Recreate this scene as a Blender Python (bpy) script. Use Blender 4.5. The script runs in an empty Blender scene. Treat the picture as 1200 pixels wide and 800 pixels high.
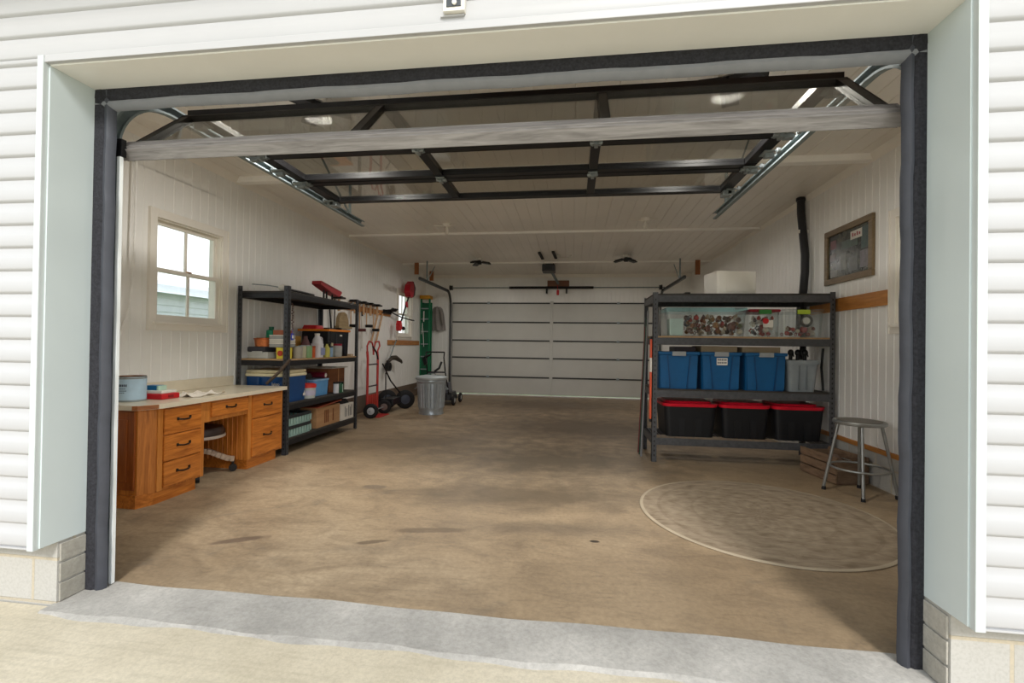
import bpy, bmesh, math, random
from mathutils import Vector, Matrix
random.seed(7)
SC = bpy.context.scene
COL = SC.collection

# ---------------------------------------------------------------- camera, sky, sun, exposure
cam_d = bpy.data.cameras.new('camera'); cam = bpy.data.objects.new('camera', cam_d); COL.objects.link(cam)
cam_d.sensor_width = 36.0; cam_d.lens = 538.35 / 1200 * 36.0; cam_d.clip_start = 0.02; cam_d.clip_end = 300
YAW, PITCH, ROLL = 0.131333513, 0.00804367, 0.0139403
Fv = Vector((-math.sin(YAW) * math.cos(PITCH), math.cos(YAW) * math.cos(PITCH), math.sin(PITCH)))
Rv = Vector((math.cos(YAW), math.sin(YAW), 0)); Uv = Rv.cross(Fv)
R2 = Rv * math.cos(ROLL) + Uv * math.sin(ROLL); U2 = -Rv * math.sin(ROLL) + Uv * math.cos(ROLL)
cam.matrix_world = Matrix(((R2.x, U2.x, -Fv.x, 0), (R2.y, U2.y, -Fv.y, -1.9666), (R2.z, U2.z, -Fv.z, 1.2144), (0, 0, 0, 1)))
SC.camera = cam
SC.view_settings.view_transform = 'Standard'; SC.view_settings.look = 'None'
SC.view_settings.gamma = 1.0; SC.view_settings.use_curve_mapping = False
SC.view_settings.exposure = 1.0
SC.cycles.max_bounces = 12; SC.cycles.diffuse_bounces = 8; SC.cycles.transparent_max_bounces = 16
SC.cycles.use_denoising = True

wd = bpy.data.worlds.new('overcast_sky'); SC.world = wd; wd.use_nodes = True
nt = wd.node_tree; nt.nodes.clear()
wo = nt.nodes.new('ShaderNodeOutputWorld'); wb = nt.nodes.new('ShaderNodeBackground')
wtc = nt.nodes.new('ShaderNodeTexCoord'); wsep = nt.nodes.new('ShaderNodeSeparateXYZ'); wr = nt.nodes.new('ShaderNodeValToRGB')
nt.links.new(wtc.outputs['Generated'], wsep.inputs[0]); nt.links.new(wsep.outputs['Z'], wr.inputs[0])
wr.color_ramp.elements[0].position = 0.0; wr.color_ramp.elements[0].color = (1.0, 0.99, 0.97, 1)
wr.color_ramp.elements[1].position = 0.75; wr.color_ramp.elements[1].color = (0.50, 0.58, 0.66, 1)
nt.links.new(wr.outputs[0], wb.inputs[0]); wb.inputs[1].default_value = 1.0
nt.links.new(wb.outputs[0], wo.inputs[0])

def sun_light(name, az_deg, el_deg, energy, angle, col):
    d = bpy.data.lights.new(name, 'SUN'); d.energy = energy; d.angle = math.radians(angle); d.color = col
    o = bpy.data.objects.new(name, d); COL.objects.link(o)
    az, el = math.radians(az_deg), math.radians(el_deg)       # az 0 = light comes from -y, positive = from +x side
    src = Vector((math.sin(az) * math.cos(el), -math.cos(az) * math.cos(el), math.sin(el)))
    o.rotation_euler = src.to_track_quat('Z', 'Y').to_euler()
    return o
sun_light('hazy_sun', 15, 38, 1.5, 14, (1.0, 0.97, 0.93))

FILL_POWER = ((-1.87, 1.16, 18), (.98, 1.16, 16), (-1.86, 4.6, 8), (.97, 4.52, 4), (-1.87, 7.05, 7), (.98, 6.9, 7))   # x, y, watts of fill light added below the unlit ceiling lamps

# ---------------------------------------------------------------- helpers
def s(r, g, b):
    f = lambda c: (c / 255 / 12.92) if c / 255 <= 0.04045 else ((c / 255 + 0.055) / 1.055) ** 2.4
    return (f(r), f(g), f(b), 1.0)

class N:
    """tiny node builder"""
    def __init__(self, name):
        self.m = bpy.data.materials.new(name); self.m.use_nodes = True
        self.t = self.m.node_tree; self.b = self.t.nodes['Principled BSDF']
        self.tc = None
    def new(self, k, **kw):
        n = self.t.nodes.new(k)
        for a, v in kw.items(): setattr(n, a, v)
        return n
    def link(self, a, b): self.t.links.new(a, b)
    def obj(self):
        if not self.tc: self.tc = self.new('ShaderNodeTexCoord')
        return self.tc.outputs['Object']
    def mapped(self, scale=(1, 1, 1), rot=(0, 0, 0), loc=(0, 0, 0)):
        m = self.new('ShaderNodeMapping'); self.link(self.obj(), m.inputs[0])
        m.inputs['Scale'].default_value = scale; m.inputs['Rotation'].default_value = rot; m.inputs['Location'].default_value = loc
        return m.outputs[0]
    def noise(self, vec, scale, detail=4, rough=0.55, dist=0):
        n = self.new('ShaderNodeTexNoise'); self.link(vec, n.inputs['Vector'])
        n.inputs['Scale'].default_value = scale; n.inputs['Detail'].default_value = detail
        n.inputs['Roughness'].default_value = rough; n.inputs['Distortion'].default_value = dist
        return n.outputs[0]
    def ramp(self, fac, stops):
        r = self.new('ShaderNodeValToRGB'); self.link(fac, r.inputs[0])
        e = r.color_ramp.elements
        while len(e) < len(stops): e.new(0.5)
        for i, (p, c) in enumerate(stops): e[i].position = p; e[i].color = c if len(c) == 4 else (*c, 1)
        return r.outputs[0]
    def mix(self, fac, a, b, mode='MIX'):
        n = self.new('ShaderNodeMix', data_type='RGBA', blend_type=mode)
        for sock, v in ((n.inputs[0], fac), (n.inputs[6], a), (n.inputs[7], b)):
            if hasattr(v, 'is_output'): self.link(v, sock)
            else: sock.default_value = v
        return n.outputs[2]
    def math(self, op, a, b=0.0, c=0.0, clamp=False):
        n = self.new('ShaderNodeMath', operation=op, use_clamp=clamp)
        for i, v in enumerate((a, b, c)):
            if hasattr(v, 'is_output'): self.link(v, n.inputs[i])
            else: n.inputs[i].default_value = v
        return n.outputs[0]
    def bump(self, h, strength=0.3, dist=0.01):
        n = self.new('ShaderNodeBump'); self.link(h, n.inputs['Height'])
        n.inputs['Strength'].default_value = strength; n.inputs['Distance'].default_value = dist
        self.link(n.outputs[0], self.b.inputs['Normal'])
    def col(self, c):
        if hasattr(c, 'is_output'): self.link(c, self.b.inputs['Base Color'])
        else: self.b.inputs['Base Color'].default_value = c
    def set(self, rough=0.5, metal=0.0, spec=0.5):
        self.b.inputs['Roughness'].default_value = rough; self.b.inputs['Metallic'].default_value = metal
        self.b.inputs['Specular IOR Level'].default_value = spec
        return self.m

MC = {}
def mat(name, rgb, rough=0.5, metal=0.0, var=0.12, scale=6, bump=0.0, bscale=40, spec=0.4):
    """plain painted / plastic / metal stuff with a little procedural unevenness"""
    if name in MC: return MC[name]
    n = N(name); c = s(*rgb)
    d = tuple(max(0, x * (1 - var)) for x in c[:3]) + (1,); l = tuple(min(1, x * (1 + var)) for x in c[:3]) + (1,)
    nz = n.noise(n.obj(), scale, 5)
    n.col(n.ramp(nz, [(0.3, d), (0.7, l)]))
    if bump: n.bump(n.noise(n.obj(), bscale, 3), bump, 0.005)
    MC[name] = n.set(rough, metal, spec)
    return MC[name]

def wood(name, dark, light, axis='x', scale=1.0, rough=0.45, contrast=1.0):
    if name in MC: return MC[name]
    n = N(name)
    sc = {'x': (1.2, 14, 14), 'y': (14, 1.2, 14), 'z': (14, 14, 1.2)}[axis]
    v = n.mapped(tuple(a * scale for a in sc))
    nz = n.noise(v, 1.6, 6, 0.6, 1.2); nz2 = n.noise(n.mapped(tuple(a * scale * 5 for a in sc)), 2.0, 4)
    f = n.math('ADD', n.math('MULTIPLY', nz, 0.75), n.math('MULTIPLY', nz2, 0.25))
    n.col(n.ramp(f, [(0.35, s(*dark)), (0.62, s(*light))])); n.bump(nz2, 0.08, 0.003)
    MC[name] = n.set(rough); return MC[name]

def glassy(name, tint=(0.9, 0.92, 0.92), gloss=0.08, rough=0.02):
    if name in MC: return MC[name]
    n = N(name); t = n.t; t.nodes.remove(n.b)
    tr = n.new('ShaderNodeBsdfTransparent'); tr.inputs[0].default_value = (*tint, 1)
    gl = n.new('ShaderNodeBsdfGlossy'); gl.inputs['Roughness'].default_value = rough
    lw = n.new('ShaderNodeLayerWeight'); lw.inputs[0].default_value = 0.5
    nz = n.noise(n.obj(), 3.0, 3)
    k = n.math('ADD', n.math('MULTIPLY', n.math('POWER', lw.outputs['Facing'], 4.0), 0.8), n.math('MULTIPLY', nz, gloss), clamp=True)
    mx = n.new('ShaderNodeMixShader'); n.link(k, mx.inputs[0]); n.link(tr.outputs[0], mx.inputs[1]); n.link(gl.outputs[0], mx.inputs[2])
    n.link(mx.outputs[0], t.nodes['Material Output'].inputs[0])
    MC[name] = n.m; return n.m

WP = {}     # world position of every parent
class MB:
    def __init__(self): self.bm = bmesh.new()
    def box(self, x0, x1, y0, y1, z0, z1, bev=0.0, rot=None):
        r = bmesh.ops.create_cube(self.bm, size=1)
        c = Vector(((x0 + x1) / 2, (y0 + y1) / 2, (z0 + z1) / 2)); sc = Vector((abs(x1 - x0), abs(y1 - y0), abs(z1 - z0)))
        vs = r['verts']
        for v in vs:
            p = Vector((v.co.x * sc.x, v.co.y * sc.y, v.co.z * sc.z))
            if rot is not None: p = rot @ p
            v.co = p + c
        if bev > 0:
            es = list({e for v in vs for e in v.link_edges})
            bmesh.ops.bevel(self.bm, geom=es, offset=min(bev, 0.45 * min(sc)), segments=2, affect='EDGES', profile=0.6)
        return self
    def bar(self, p0, p1, w, h, up=(0, 0, 1), bev=0.0):
        p0, p1 = Vector(p0), Vector(p1); d = p1 - p0; L = d.length; d.normalize()
        u = Vector(up); sdir = d.cross(u)
        if sdir.length < 1e-4: sdir = d.cross(Vector((1, 0, 0)))
        sdir.normalize(); u = sdir.cross(d)
        m = Matrix((sdir, d, u)).transposed(); c = (p0 + p1) / 2
        return self.box(c.x - w / 2, c.x + w / 2, c.y - L / 2, c.y + L / 2, c.z - h / 2, c.z + h / 2, bev, m)
    def cyl(self, p0, p1, r, r2=None, seg=20, cap=True):
        p0, p1 = Vector(p0), Vector(p1); d = p1 - p0
        q = Vector((0, 0, 1)).rotation_difference(d.normalized()).to_matrix().to_4x4()
        bmesh.ops.create_cone(self.bm, cap_ends=cap, segments=seg, radius1=r, radius2=r if r2 is None else r2, depth=d.length,
                              matrix=Matrix.Translation((p0 + p1) / 2) @ q)
        return self
    def tube(self, pts, r, seg=10, closed=False):
        pts = [Vector(p) for p in pts]; n = len(pts); rings = []; prev = None
        for i, p in enumerate(pts):
            if closed: t = pts[(i + 1) % n] - pts[i - 1]
            else: t = pts[min(i + 1, n - 1)] - pts[max(i - 1, 0)]
            t.normalize()
            if prev is None:
                a = t.cross(Vector((0, 0, 1)))
                if a.length < 1e-3: a = t.cross(Vector((1, 0, 0)))
            else: a = prev - t * prev.dot(t)
            a.normalize(); prev = a; b = t.cross(a)
            rr = r[i] if isinstance(r, (list, tuple)) else r
            rings.append([self.bm.verts.new(p + (a * math.cos(2 * math.pi * k / seg) + b * math.sin(2 * math.pi * k / seg)) * rr) for k in range(seg)])
        m = n if closed else n - 1
        for i in range(m):
            A, B = rings[i], rings[(i + 1) % n]
            for k in range(seg): self.bm.faces.new((A[k], A[(k + 1) % seg], B[(k + 1) % seg], B[k]))
        if not closed:
            self.bm.faces.new(rings[0][::-1]); self.bm.faces.new(rings[-1])
        return self
    def lathe(self, prof, c=(0, 0, 0), seg=32, wob=None):
        """prof: (radius, z) from bottom to top"""
        c = Vector(c); rings = []
        for (r, z) in prof:
            if r < 1e-5: rings.append([self.bm.verts.new(c + Vector((0, 0, z)))])
            else:
                ring = []
                for k in range(seg):
                    a = 2 * math.pi * k / seg; rr = r * (wob(a, z) if wob else 1)
                    ring.append(self.bm.verts.new(c + Vector((math.cos(a) * rr, math.sin(a) * rr, z))))
                rings.append(ring)
        for A, B in zip(rings, rings[1:]):
            for k in range(seg):
                k2 = (k + 1) % seg
                if len(A) == 1 and len(B) == 1: continue
                if len(A) == 1: self.bm.faces.new((A[0], B[k2], B[k]))
                elif len(B) == 1: self.bm.faces.new((A[k], A[k2], B[0]))
                else: self.bm.faces.new((A[k], A[k2], B[k2], B[k]))
        return self
    def prism(self, poly, axis, a0, a1):
        """poly in the two other axes (order xyz without axis), extruded along axis from a0 to a1"""
        def P(u, v, a): return {'x': (a, u, v), 'y': (u, a, v), 'z': (u, v, a)}[axis]
        A = [self.bm.verts.new(P(u, v, a0)) for u, v in poly]; B = [self.bm.verts.new(P(u, v, a1)) for u, v in poly]
        self.bm.faces.new(A); self.bm.faces.new(B[::-1])
        for i in range(len(poly)):
            j = (i + 1) % len(poly); self.bm.faces.new((A[i], B[i], B[j], A[j]))
        return self
    def strip(self, A, B):
        """open ruled surface between two polylines"""
        a = [self.bm.verts.new(p) for p in A]; b = [self.bm.verts.new(p) for p in B]
        for i in range(len(a) - 1): self.bm.faces.new((a[i], a[i + 1], b[i + 1], b[i]))
        return self
    def taper(self, x0, x1, y0, y1, z0, z1, top=1.1, r=0.03, hollow=0.0, seg=4):
        """rounded tub wider at the top (scale top about its centre)"""
        cx, cy = (x0 + x1) / 2, (y0 + y1) / 2
        def ring(z, k, inset=0.0):
            hx, hy = (x1 - x0) / 2 * k - inset, (y1 - y0) / 2 * k - inset; rr = min(r, hx * .9, hy * .9); out = []
            for sx, sy, a0 in ((1, 1, 0), (-1, 1, 90), (-1, -1, 180), (1, -1, 270)):
                for i in range(seg + 1):
                    a = math.radians(a0 + 90 * i / seg)
                    out.append(self.bm.verts.new((cx + sx * (hx - rr) + rr * math.cos(a), cy + sy * (hy - rr) + rr * math.sin(a), z)))
            return out
        R = [ring(z0, 1.0), ring(z1, top)]
        if hollow: R += [ring(z1, top, hollow), ring(z0 + hollow * 2, 1.0, hollow)]
        for A, B in zip(R, R[1:]):
            for k in range(len(A)): self.bm.faces.new((A[k], A[(k + 1) % len(A)], B[(k + 1) % len(A)], B[k]))
        self.bm.faces.new(R[0][::-1]); self.bm.faces.new(R[-1])
        return self
    def ball(self, c, r, sc=(1, 1, 1), seg=16):
        bmesh.ops.create_uvsphere(self.bm, u_segments=seg, v_segments=seg // 2 + 2, radius=1,
                                  matrix=Matrix.Translation(c) @ Matrix.Diagonal((r * sc[0], r * sc[1], r * sc[2], 1)))
        return self
    def rotate(self, c, ang, axis='Z'):
        bmesh.ops.rotate(self.bm, verts=self.bm.verts, cent=c, matrix=Matrix.Rotation(math.radians(ang), 3, axis)); return self
    def build(self, name, m, parent=None, smooth=False, at=None):
        me = bpy.data.meshes.new(name); bm = self.bm
        bmesh.ops.recalc_face_normals(bm, faces=bm.faces)
        if parent is not None: at = WP[parent.name]
        if at is None:
            vs = [v.co for v in bm.verts]
            at = Vector((sum(v.x for v in vs) / len(vs), sum(v.y for v in vs) / len(vs), min(v.z for v in vs)))
        at = Vector(at)
        bmesh.ops.translate(bm, verts=bm.verts, vec=-at)
        bm.to_mesh(me); bm.free()
        o = bpy.data.objects.new(name, me); COL.objects.link(o)
        me.materials.append(m)
        if smooth:
            for p in me.polygons: p.use_smooth = True
            try: me.set_sharp_from_angle(angle=math.radians(40))
            except Exception: pass
        if parent is not None: o.parent = parent
        else: o.location = at
        WP[o.name] = at
        return o

def tag(o, label, cat, group=None, kind=None):
    o['label'] = label; o['category'] = cat
    if group: o['group'] = group
    if kind: o['kind'] = kind
    return o
def thing(name, label, cat, loc, group=None, kind=None):
    o = bpy.data.objects.new(name, None); COL.objects.link(o); o.location = loc; o.empty_display_size = 0.1
    WP[o.name] = Vector(loc); return tag(o, label, cat, group, kind)
def dup(root, delta, label, group=None):
    """copy of a thing with copies of its parts and sub-parts"""
    r = root.copy(); COL.objects.link(r); r.location = Vector(root.location) + Vector(delta); r['label'] = label
    WP[r.name] = Vector(r.location)
    if group: r['group'] = group
    for ch in root.children:
        c = ch.copy(); COL.objects.link(c); c.parent = r
        for g in ch.children:
            d = g.copy(); COL.objects.link(d); d.parent = c
    return r
def text(body, size, m, parent, loc, rot, name='lettering', depth=0.0008, align='CENTER'):
    cu = bpy.data.curves.new(name, 'FONT'); cu.body = body; cu.size = size; cu.extrude = depth; cu.align_x = align; cu.align_y = 'CENTER'
    t = bpy.data.objects.new(name + '_tmp', cu); COL.objects.link(t)
    dg = bpy.context.evaluated_depsgraph_get(); me = bpy.data.meshes.new_from_object(t.evaluated_get(dg))
    bpy.data.objects.remove(t)
    me.transform(Matrix.Translation(Vector(loc) - WP[parent.name]) @ rot.to_4x4()); me.materials.clear(); me.materials.append(m)
    o = bpy.data.objects.new(name, me); COL.objects.link(o); o.parent = parent; WP[o.name] = WP[parent.name]
    return o
ROT_FRONT = Matrix(((1, 0, 0), (0, 0, -1), (0, 1, 0)))      # text read by someone looking along +y
ROT_RIGHT = Matrix(((0, 0, 1), (1, 0, 0), (0, 1, 0)))       # on a face looking to +x, read from there
ROT_LEFT = Matrix(((0, 0, -1), (-1, 0, 0), (0, 1, 0)))      # on a face looking to -x
S = 'structure'
XL, XR, YB = -3.65, 2.69, 9.1                               # inner faces of the side walls, back wall
OX0, OX1, OZ = -2.337, 1.344, 2.44                          # the garage opening
def ceil_z(y): return 3.005 - 0.0115 * (y - 2.5)

# ---------------------------------------------------------------- structure materials
def m_floor():
    n = N('garage_floor_concrete')
    v = n.obj()
    big = n.noise(v, 0.55, 6, 0.6, 0.6); mid = n.noise(n.mapped((1.0, 1.7, 1)), 2.2, 8, 0.65, 1.0); fine = n.noise(v, 38, 6, 0.7)
    streak = n.noise(n.mapped((0.8, 3.2, 1), (0, 0, 0.35)), 3.4, 7, 0.62, 2.2)
    c = n.ramp(big, [(0.3, s(146, 126, 100)), (0.5, s(166, 145, 117)), (0.72, s(182, 163, 136))])
    c = n.mix(n.ramp(mid, [(0.44, (0, 0, 0)), (0.7, (0.8, 0.8, 0.8))]), c, s(128, 111, 90))
    c = n.mix(n.ramp(streak, [(0.5, (0, 0, 0)), (0.74, (0.5, 0.5, 0.5))]), c, s(112, 97, 78))
    c = n.mix(n.ramp(n.noise(v, 1.3, 5, 0.7, 1.5), [(0.56, (0, 0, 0)), (0.72, (0.55, 0.55, 0.55))]), c, s(112, 104, 92))
    c = n.mix(n.math('MULTIPLY', n.ramp(fine, [(0.35, (1, 1, 1)), (0.62, (0, 0, 0))]), 0.3), c, s(96, 76, 56))
    sep = n.new('ShaderNodeSeparateXYZ'); n.link(n.obj(), sep.inputs[0])
    w = n.math('MULTIPLY', n.math('SUBTRACT', n.noise(v, 5, 5, 0.6), 0.5), 1.1)
    def stain_shade(x, y, rx, ry, ang, colr, amt, hard=0.35):
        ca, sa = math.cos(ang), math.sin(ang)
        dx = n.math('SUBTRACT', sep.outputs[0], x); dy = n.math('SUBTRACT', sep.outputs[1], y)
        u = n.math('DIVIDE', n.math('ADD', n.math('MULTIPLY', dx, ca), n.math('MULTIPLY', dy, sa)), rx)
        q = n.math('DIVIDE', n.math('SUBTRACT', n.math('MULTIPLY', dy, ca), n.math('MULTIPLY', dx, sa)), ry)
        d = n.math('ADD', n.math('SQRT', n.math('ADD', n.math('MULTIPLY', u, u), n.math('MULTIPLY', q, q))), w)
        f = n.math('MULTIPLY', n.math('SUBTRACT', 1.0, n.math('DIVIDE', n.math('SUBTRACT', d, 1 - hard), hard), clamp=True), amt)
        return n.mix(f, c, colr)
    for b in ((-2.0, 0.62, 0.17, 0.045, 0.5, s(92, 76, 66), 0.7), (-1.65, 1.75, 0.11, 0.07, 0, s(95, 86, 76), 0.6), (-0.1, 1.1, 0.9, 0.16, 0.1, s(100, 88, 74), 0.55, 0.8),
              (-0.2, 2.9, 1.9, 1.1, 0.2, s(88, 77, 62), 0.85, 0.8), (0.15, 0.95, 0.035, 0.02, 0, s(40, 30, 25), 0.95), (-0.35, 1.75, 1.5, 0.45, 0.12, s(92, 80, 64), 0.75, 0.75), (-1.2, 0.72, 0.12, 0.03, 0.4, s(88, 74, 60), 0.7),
              (-0.9, 0.95, 0.3, 0.05, 0.2, s(90, 76, 62), 0.55), (0.2, 5.0, 2.6, 1.7, 0, s(88, 74, 58), 0.9, 0.75), (-0.5, 7.4, 3.0, 1.8, 0, s(90, 75, 59), 0.9, 0.75), (-1.6, 3.6, 1.3, 0.8, 0.3, s(104, 90, 73), 0.75, 0.85)):  # stains; the largest patches paint the light's falloff over the mid and back floor
        c = stain_shade(*b)
    n.col(c); n.bump(n.math('ADD', n.math('MULTIPLY', mid, 0.6), n.math('MULTIPLY', fine, 0.4)), 0.22, 0.006)
    r = n.ramp(big, [(0.3, (0.42, 0.42, 0.42)), (0.7, (0.62, 0.62, 0.62))]); m = n.set(0.5, 0, 0.4); n.link(r, n.b.inputs['Roughness']); return m
def m_concrete(name, a, b, grain=60, bump=0.25, streak=False):
    n = N(name); v = n.obj()
    c = n.ramp(n.noise(v, 1.2, 8, 0.65), [(0.35, s(*a)), (0.66, s(*b))])
    c = n.mix(n.math('MULTIPLY', n.ramp(n.noise(v, grain, 5, 0.7), [(0.34, (1, 1, 1)), (0.6, (0, 0, 0))]), 0.28), c, s(*[int(k * 0.7) for k in a]))
    if streak: c = n.mix(n.ramp(n.noise(n.mapped((1.2, 16, 1)), 2.2, 4), [(0.5, (0, 0, 0)), (0.75, (0.35, 0.35, 0.35))]), c, s(*[int(k * 0.82) for k in a]))
    n.col(c); n.bump(n.noise(v, grain, 5, 0.7), bump, 0.004); return n.set(0.85, 0, 0.25)
def m_block():
    n = N('concrete_block'); sep = n.new('ShaderNodeSeparateXYZ'); n.link(n.obj(), sep.inputs[0])
    cmb = n.new('ShaderNodeCombineXYZ'); n.link(n.math('ADD', sep.outputs[0], sep.outputs[1]), cmb.inputs[0]); n.link(sep.outputs[2], cmb.inputs[1])
    br = n.new('ShaderNodeTexBrick'); n.link(cmb.outputs[0], br.inputs[0])
    br.inputs['Scale'].default_value = 1; br.inputs['Brick Width'].default_value = 0.4; br.inputs['Row Height'].default_value = 0.2
    br.inputs['Mortar Size'].default_value = 0.008; br.inputs['Mortar Smooth'].default_value = 0.3
    br.inputs['Color1'].default_value = s(182, 180, 174); br.inputs['Color2'].default_value = s(172, 170, 164); br.inputs['Mortar'].default_value = s(184, 174, 154)
    g = n.noise(n.obj(), 90, 4, 0.7)
    n.col(n.mix(n.math('MULTIPLY', n.ramp(g, [(0.36, (1, 1, 1)), (0.55, (0, 0, 0))]), 0.3), br.outputs[0], s(150, 146, 138)))
    n.bump(n.math('SUBTRACT', n.math('MULTIPLY', g, 0.3), br.outputs['Fac']), 0.5, 0.006); return n.set(0.9, 0, 0.2)
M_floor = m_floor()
M_drive = m_concrete('driveway_concrete', (190, 180, 158), (212, 202, 181), 70, 0.3, True)
M_thresh = m_concrete('threshold_concrete', (150, 147, 141), (196, 192, 185), 45, 0.6)
M_block = m_block()
M_siding = mat('white_vinyl_siding', (183, 183, 184), 0.45, 0, 0.02, 2, 0.04, 25)
M_jamb = mat('painted_aluminium_jamb', (206, 216, 216), 0.35, 0, 0.03, 2)
M_soffit = mat('cream_painted_soffit', (238, 237, 231), 0.45, 0, 0.03, 3)
M_wall = mat('cream_painted_panelling', (238, 237, 233), 0.42, 0, 0.05, 1.5, 0.03, 20)
M_ceil = mat('cream_painted_ceiling_boards', (230, 225, 216), 0.3, 0, 0.07, 0.8, 0.03, 10)
M_trim = mat('cream_trim_paint', (236, 231, 221), 0.4, 0, 0.03, 4)
M_seal = mat('charcoal_flocked_rubber', (40, 40, 45), 0.85, 0, 0.5, 90, 0.5, 160)
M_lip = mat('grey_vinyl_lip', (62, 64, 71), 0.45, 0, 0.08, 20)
M_lip_lit = mat('lit_grey_vinyl_lip', (128, 130, 134), 0.45, 0, 0.06, 20)  # vinyl of the other lips, painted lighter for light bounced off the ground
M_galv = mat('galvanised_steel', (150, 158, 160), 0.5, 0.6, 0.12, 14)
M_galvd = mat('dull_galvanised_track', (128, 140, 142), 0.75, 0.05, 0.15, 18)
M_black = mat('satin_black_aluminium', (24, 24, 26), 0.35, 0.2, 0.2, 8)
M_alu = wood('weathered_aluminium_rail', (112, 108, 106), (156, 152, 150), 'x', 1.2, .5)
M_pine = wood('orange_pine_board', (150, 92, 42), (196, 134, 70), 'y', 1)
M_pinev = wood('reddish_pine_batten', (126, 74, 38), (170, 108, 62), 'z', 1)
M_glass = glassy('clear_window_glass', (0.95, 0.97, 0.97), 0.05)
M_dglass = glassy('grey_door_glass', (0.86, 0.86, 0.84), 0.06)

# ---------------------------------------------------------------- structure
def struct(name, mb, m, label, cat='structure', parent=None, smooth=False):
    o = mb.build(name, m, parent, smooth, at=(0, 0, 0) if parent is None else None)
    if parent is None: tag(o, label, cat, kind=S)
    return o
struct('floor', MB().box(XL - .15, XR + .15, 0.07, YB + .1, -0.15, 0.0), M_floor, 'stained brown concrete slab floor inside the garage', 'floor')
def wav(x, a, k): return a * math.sin(k * x) + a * .6 * math.sin(2.7 * k * x + 1)
th = MB(); xs = [OX0 - .01 + (OX1 - OX0 + .02) * i / 60 for i in range(61)]
th.strip([(x, 0.07 + wav(x, .006, 4), 0.003) for x in xs], [(x, -0.19 + wav(x, .008, 6), 0.0) for x in xs])
th.strip([(x, -0.19 + wav(x, .008, 6), 0.0) for x in xs], [(x, -0.215 + wav(x, .010, 7), -0.0085) for x in xs])
th.strip([(x, 0.07 + wav(x, .006, 4), 0.003) for x in xs], [(x, 0.085 + wav(x, .006, 4), -0.03) for x in xs])
struct('trim_1', th, M_thresh, 'grey concrete threshold strip across the garage opening', 'threshold')
dv = MB(); dv.box(-9, 9, -14, -0.15, -0.22, -0.008)
struct('driveway', dv, M_drive, 'pale sandy concrete driveway in front of the garage', 'driveway')
M_grass = mat('lawn_green', (120, 135, 90), 0.9, 0, 0.3, 3)
struct('lawn', MB().box(-60, 60, -60, 60, -0.6, -0.25), M_grass, 'mown lawn around the garage seen only as bounce light', 'lawn')

nh = thing('neighbouring_shed', 'pale grey-blue lap-sided shed seen hazily through the left windows', 'shed', (-9.5, 8, -.25))
ns = MB(); zz = -.25
while zz < 2.3:
    ns.prism([(-9.0, zz), (-9.02, zz + .15), (-9.06, zz + .15), (-9.06, zz)], 'y', -1, 18); zz += .15
ns.box(-12, -9.03, -1, 18, -.25, 2.3).build('wall', mat('pale_grey_lap', (226, 230, 233), .6, 0, .05), nh)
MB().prism([(-8.8, 2.25), (-10.5, 2.75), (-12.2, 2.25)], 'y', -1.2, 18.2).build('roof', mat('grey_shingles', (214, 216, 218), .8, 0, .1, 12), nh)
# grooved boarding ---------------------------------------------------
def groove_profile(a0, a1, pitch, g=0.006, d=0.006):
    out = [(a0, 0)]
    k = math.floor(a0 / pitch) + 1
    while k * pitch < a1 - g * 2:
        p = k * pitch
        if p > a0 + 2 * g: out += [(p - g, 0), (p - g * .3, d), (p + g * .3, d), (p + g, 0)]
        k += 1
    return out + [(a1, 0)]
def side_wall(x, sgn, holes, zsplit):
    """boarded inner face of a side wall; sgn = direction the groove goes in (away from the room)"""
    mb = MB()
    ys = sorted({0.04, YB} | {h[0] for h in holes} | {h[1] for h in holes})
    for y0, y1 in zip(ys, ys[1:]):
        cuts = [(0.30, zsplit), (zsplit + 0.006, 3.06)]
        for h in holes:
            if h[0] <= y0 and y1 <= h[1]: cuts = [(0.30, h[2]), (h[3], zsplit), (zsplit + .006, 3.06)]
        pr = groove_profile(y0, y1, 0.1)
        for z0, z1 in cuts:
            mb.strip([(x + sgn * d, y, z0) for y, d in pr], [(x + sgn * d, y, z1) for y, d in pr])
        # seam between the two rows of boards
        mb.strip([(x + sgn * .006, y0, zsplit - .01), (x + sgn * .006, y1, zsplit - .01)], [(x + sgn * .006, y0, zsplit + .016), (x + sgn * .006, y1, zsplit + .016)]) if len(cuts) == 2 else None
        # solid wall behind
        for z0, z1 in [(c[0], c[1]) for c in cuts]: mb.box(min(x + sgn * .02, x + sgn * .14), max(x + sgn * .02, x + sgn * .14), y0, y1, z0, z1 + .006)
    return mb
WL1 = (1.62, 2.385, 1.38, 2.30); WL2 = (7.29, 8.03, 1.38, 2.30); WR1 = (1.60, 2.262, 1.43, 2.33)
struct('wall_left', side_wall(XL, -1, [WL1, WL2], 2.70), M_wall, 'cream beadboard wall on the left side of the garage', 'wall')
struct('wall_right', side_wall(XR, 1, [WR1], 2.715), M_wall, 'cream beadboard wall on the right side of the garage', 'wall')
struct('baseboard_left', MB().box(XL - .14, XL + .005, 0.04, YB, -0.05, 0.265).box(XL - .14, XL - .0, .04, YB, .265, .30), m_concrete('dark_brown_footing', (98, 84, 72), (122, 106, 92), 50, .4), 'concrete block footing along the left wall', 'wall base')  # block footing coloured darker and browner than the right one
struct('baseboard_right', MB().box(XR - .005, XR + .14, 0.04, YB, -0.05, 0.305), M_block, 'pale concrete block footing along the right wall', 'wall base')
struct('trim_2', MB().box(XR - .018, XR + .1, 0.04, YB, .307, .35, .003), M_pine, 'brown wooden sill plate on the footing of the right wall', 'trim')
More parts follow.
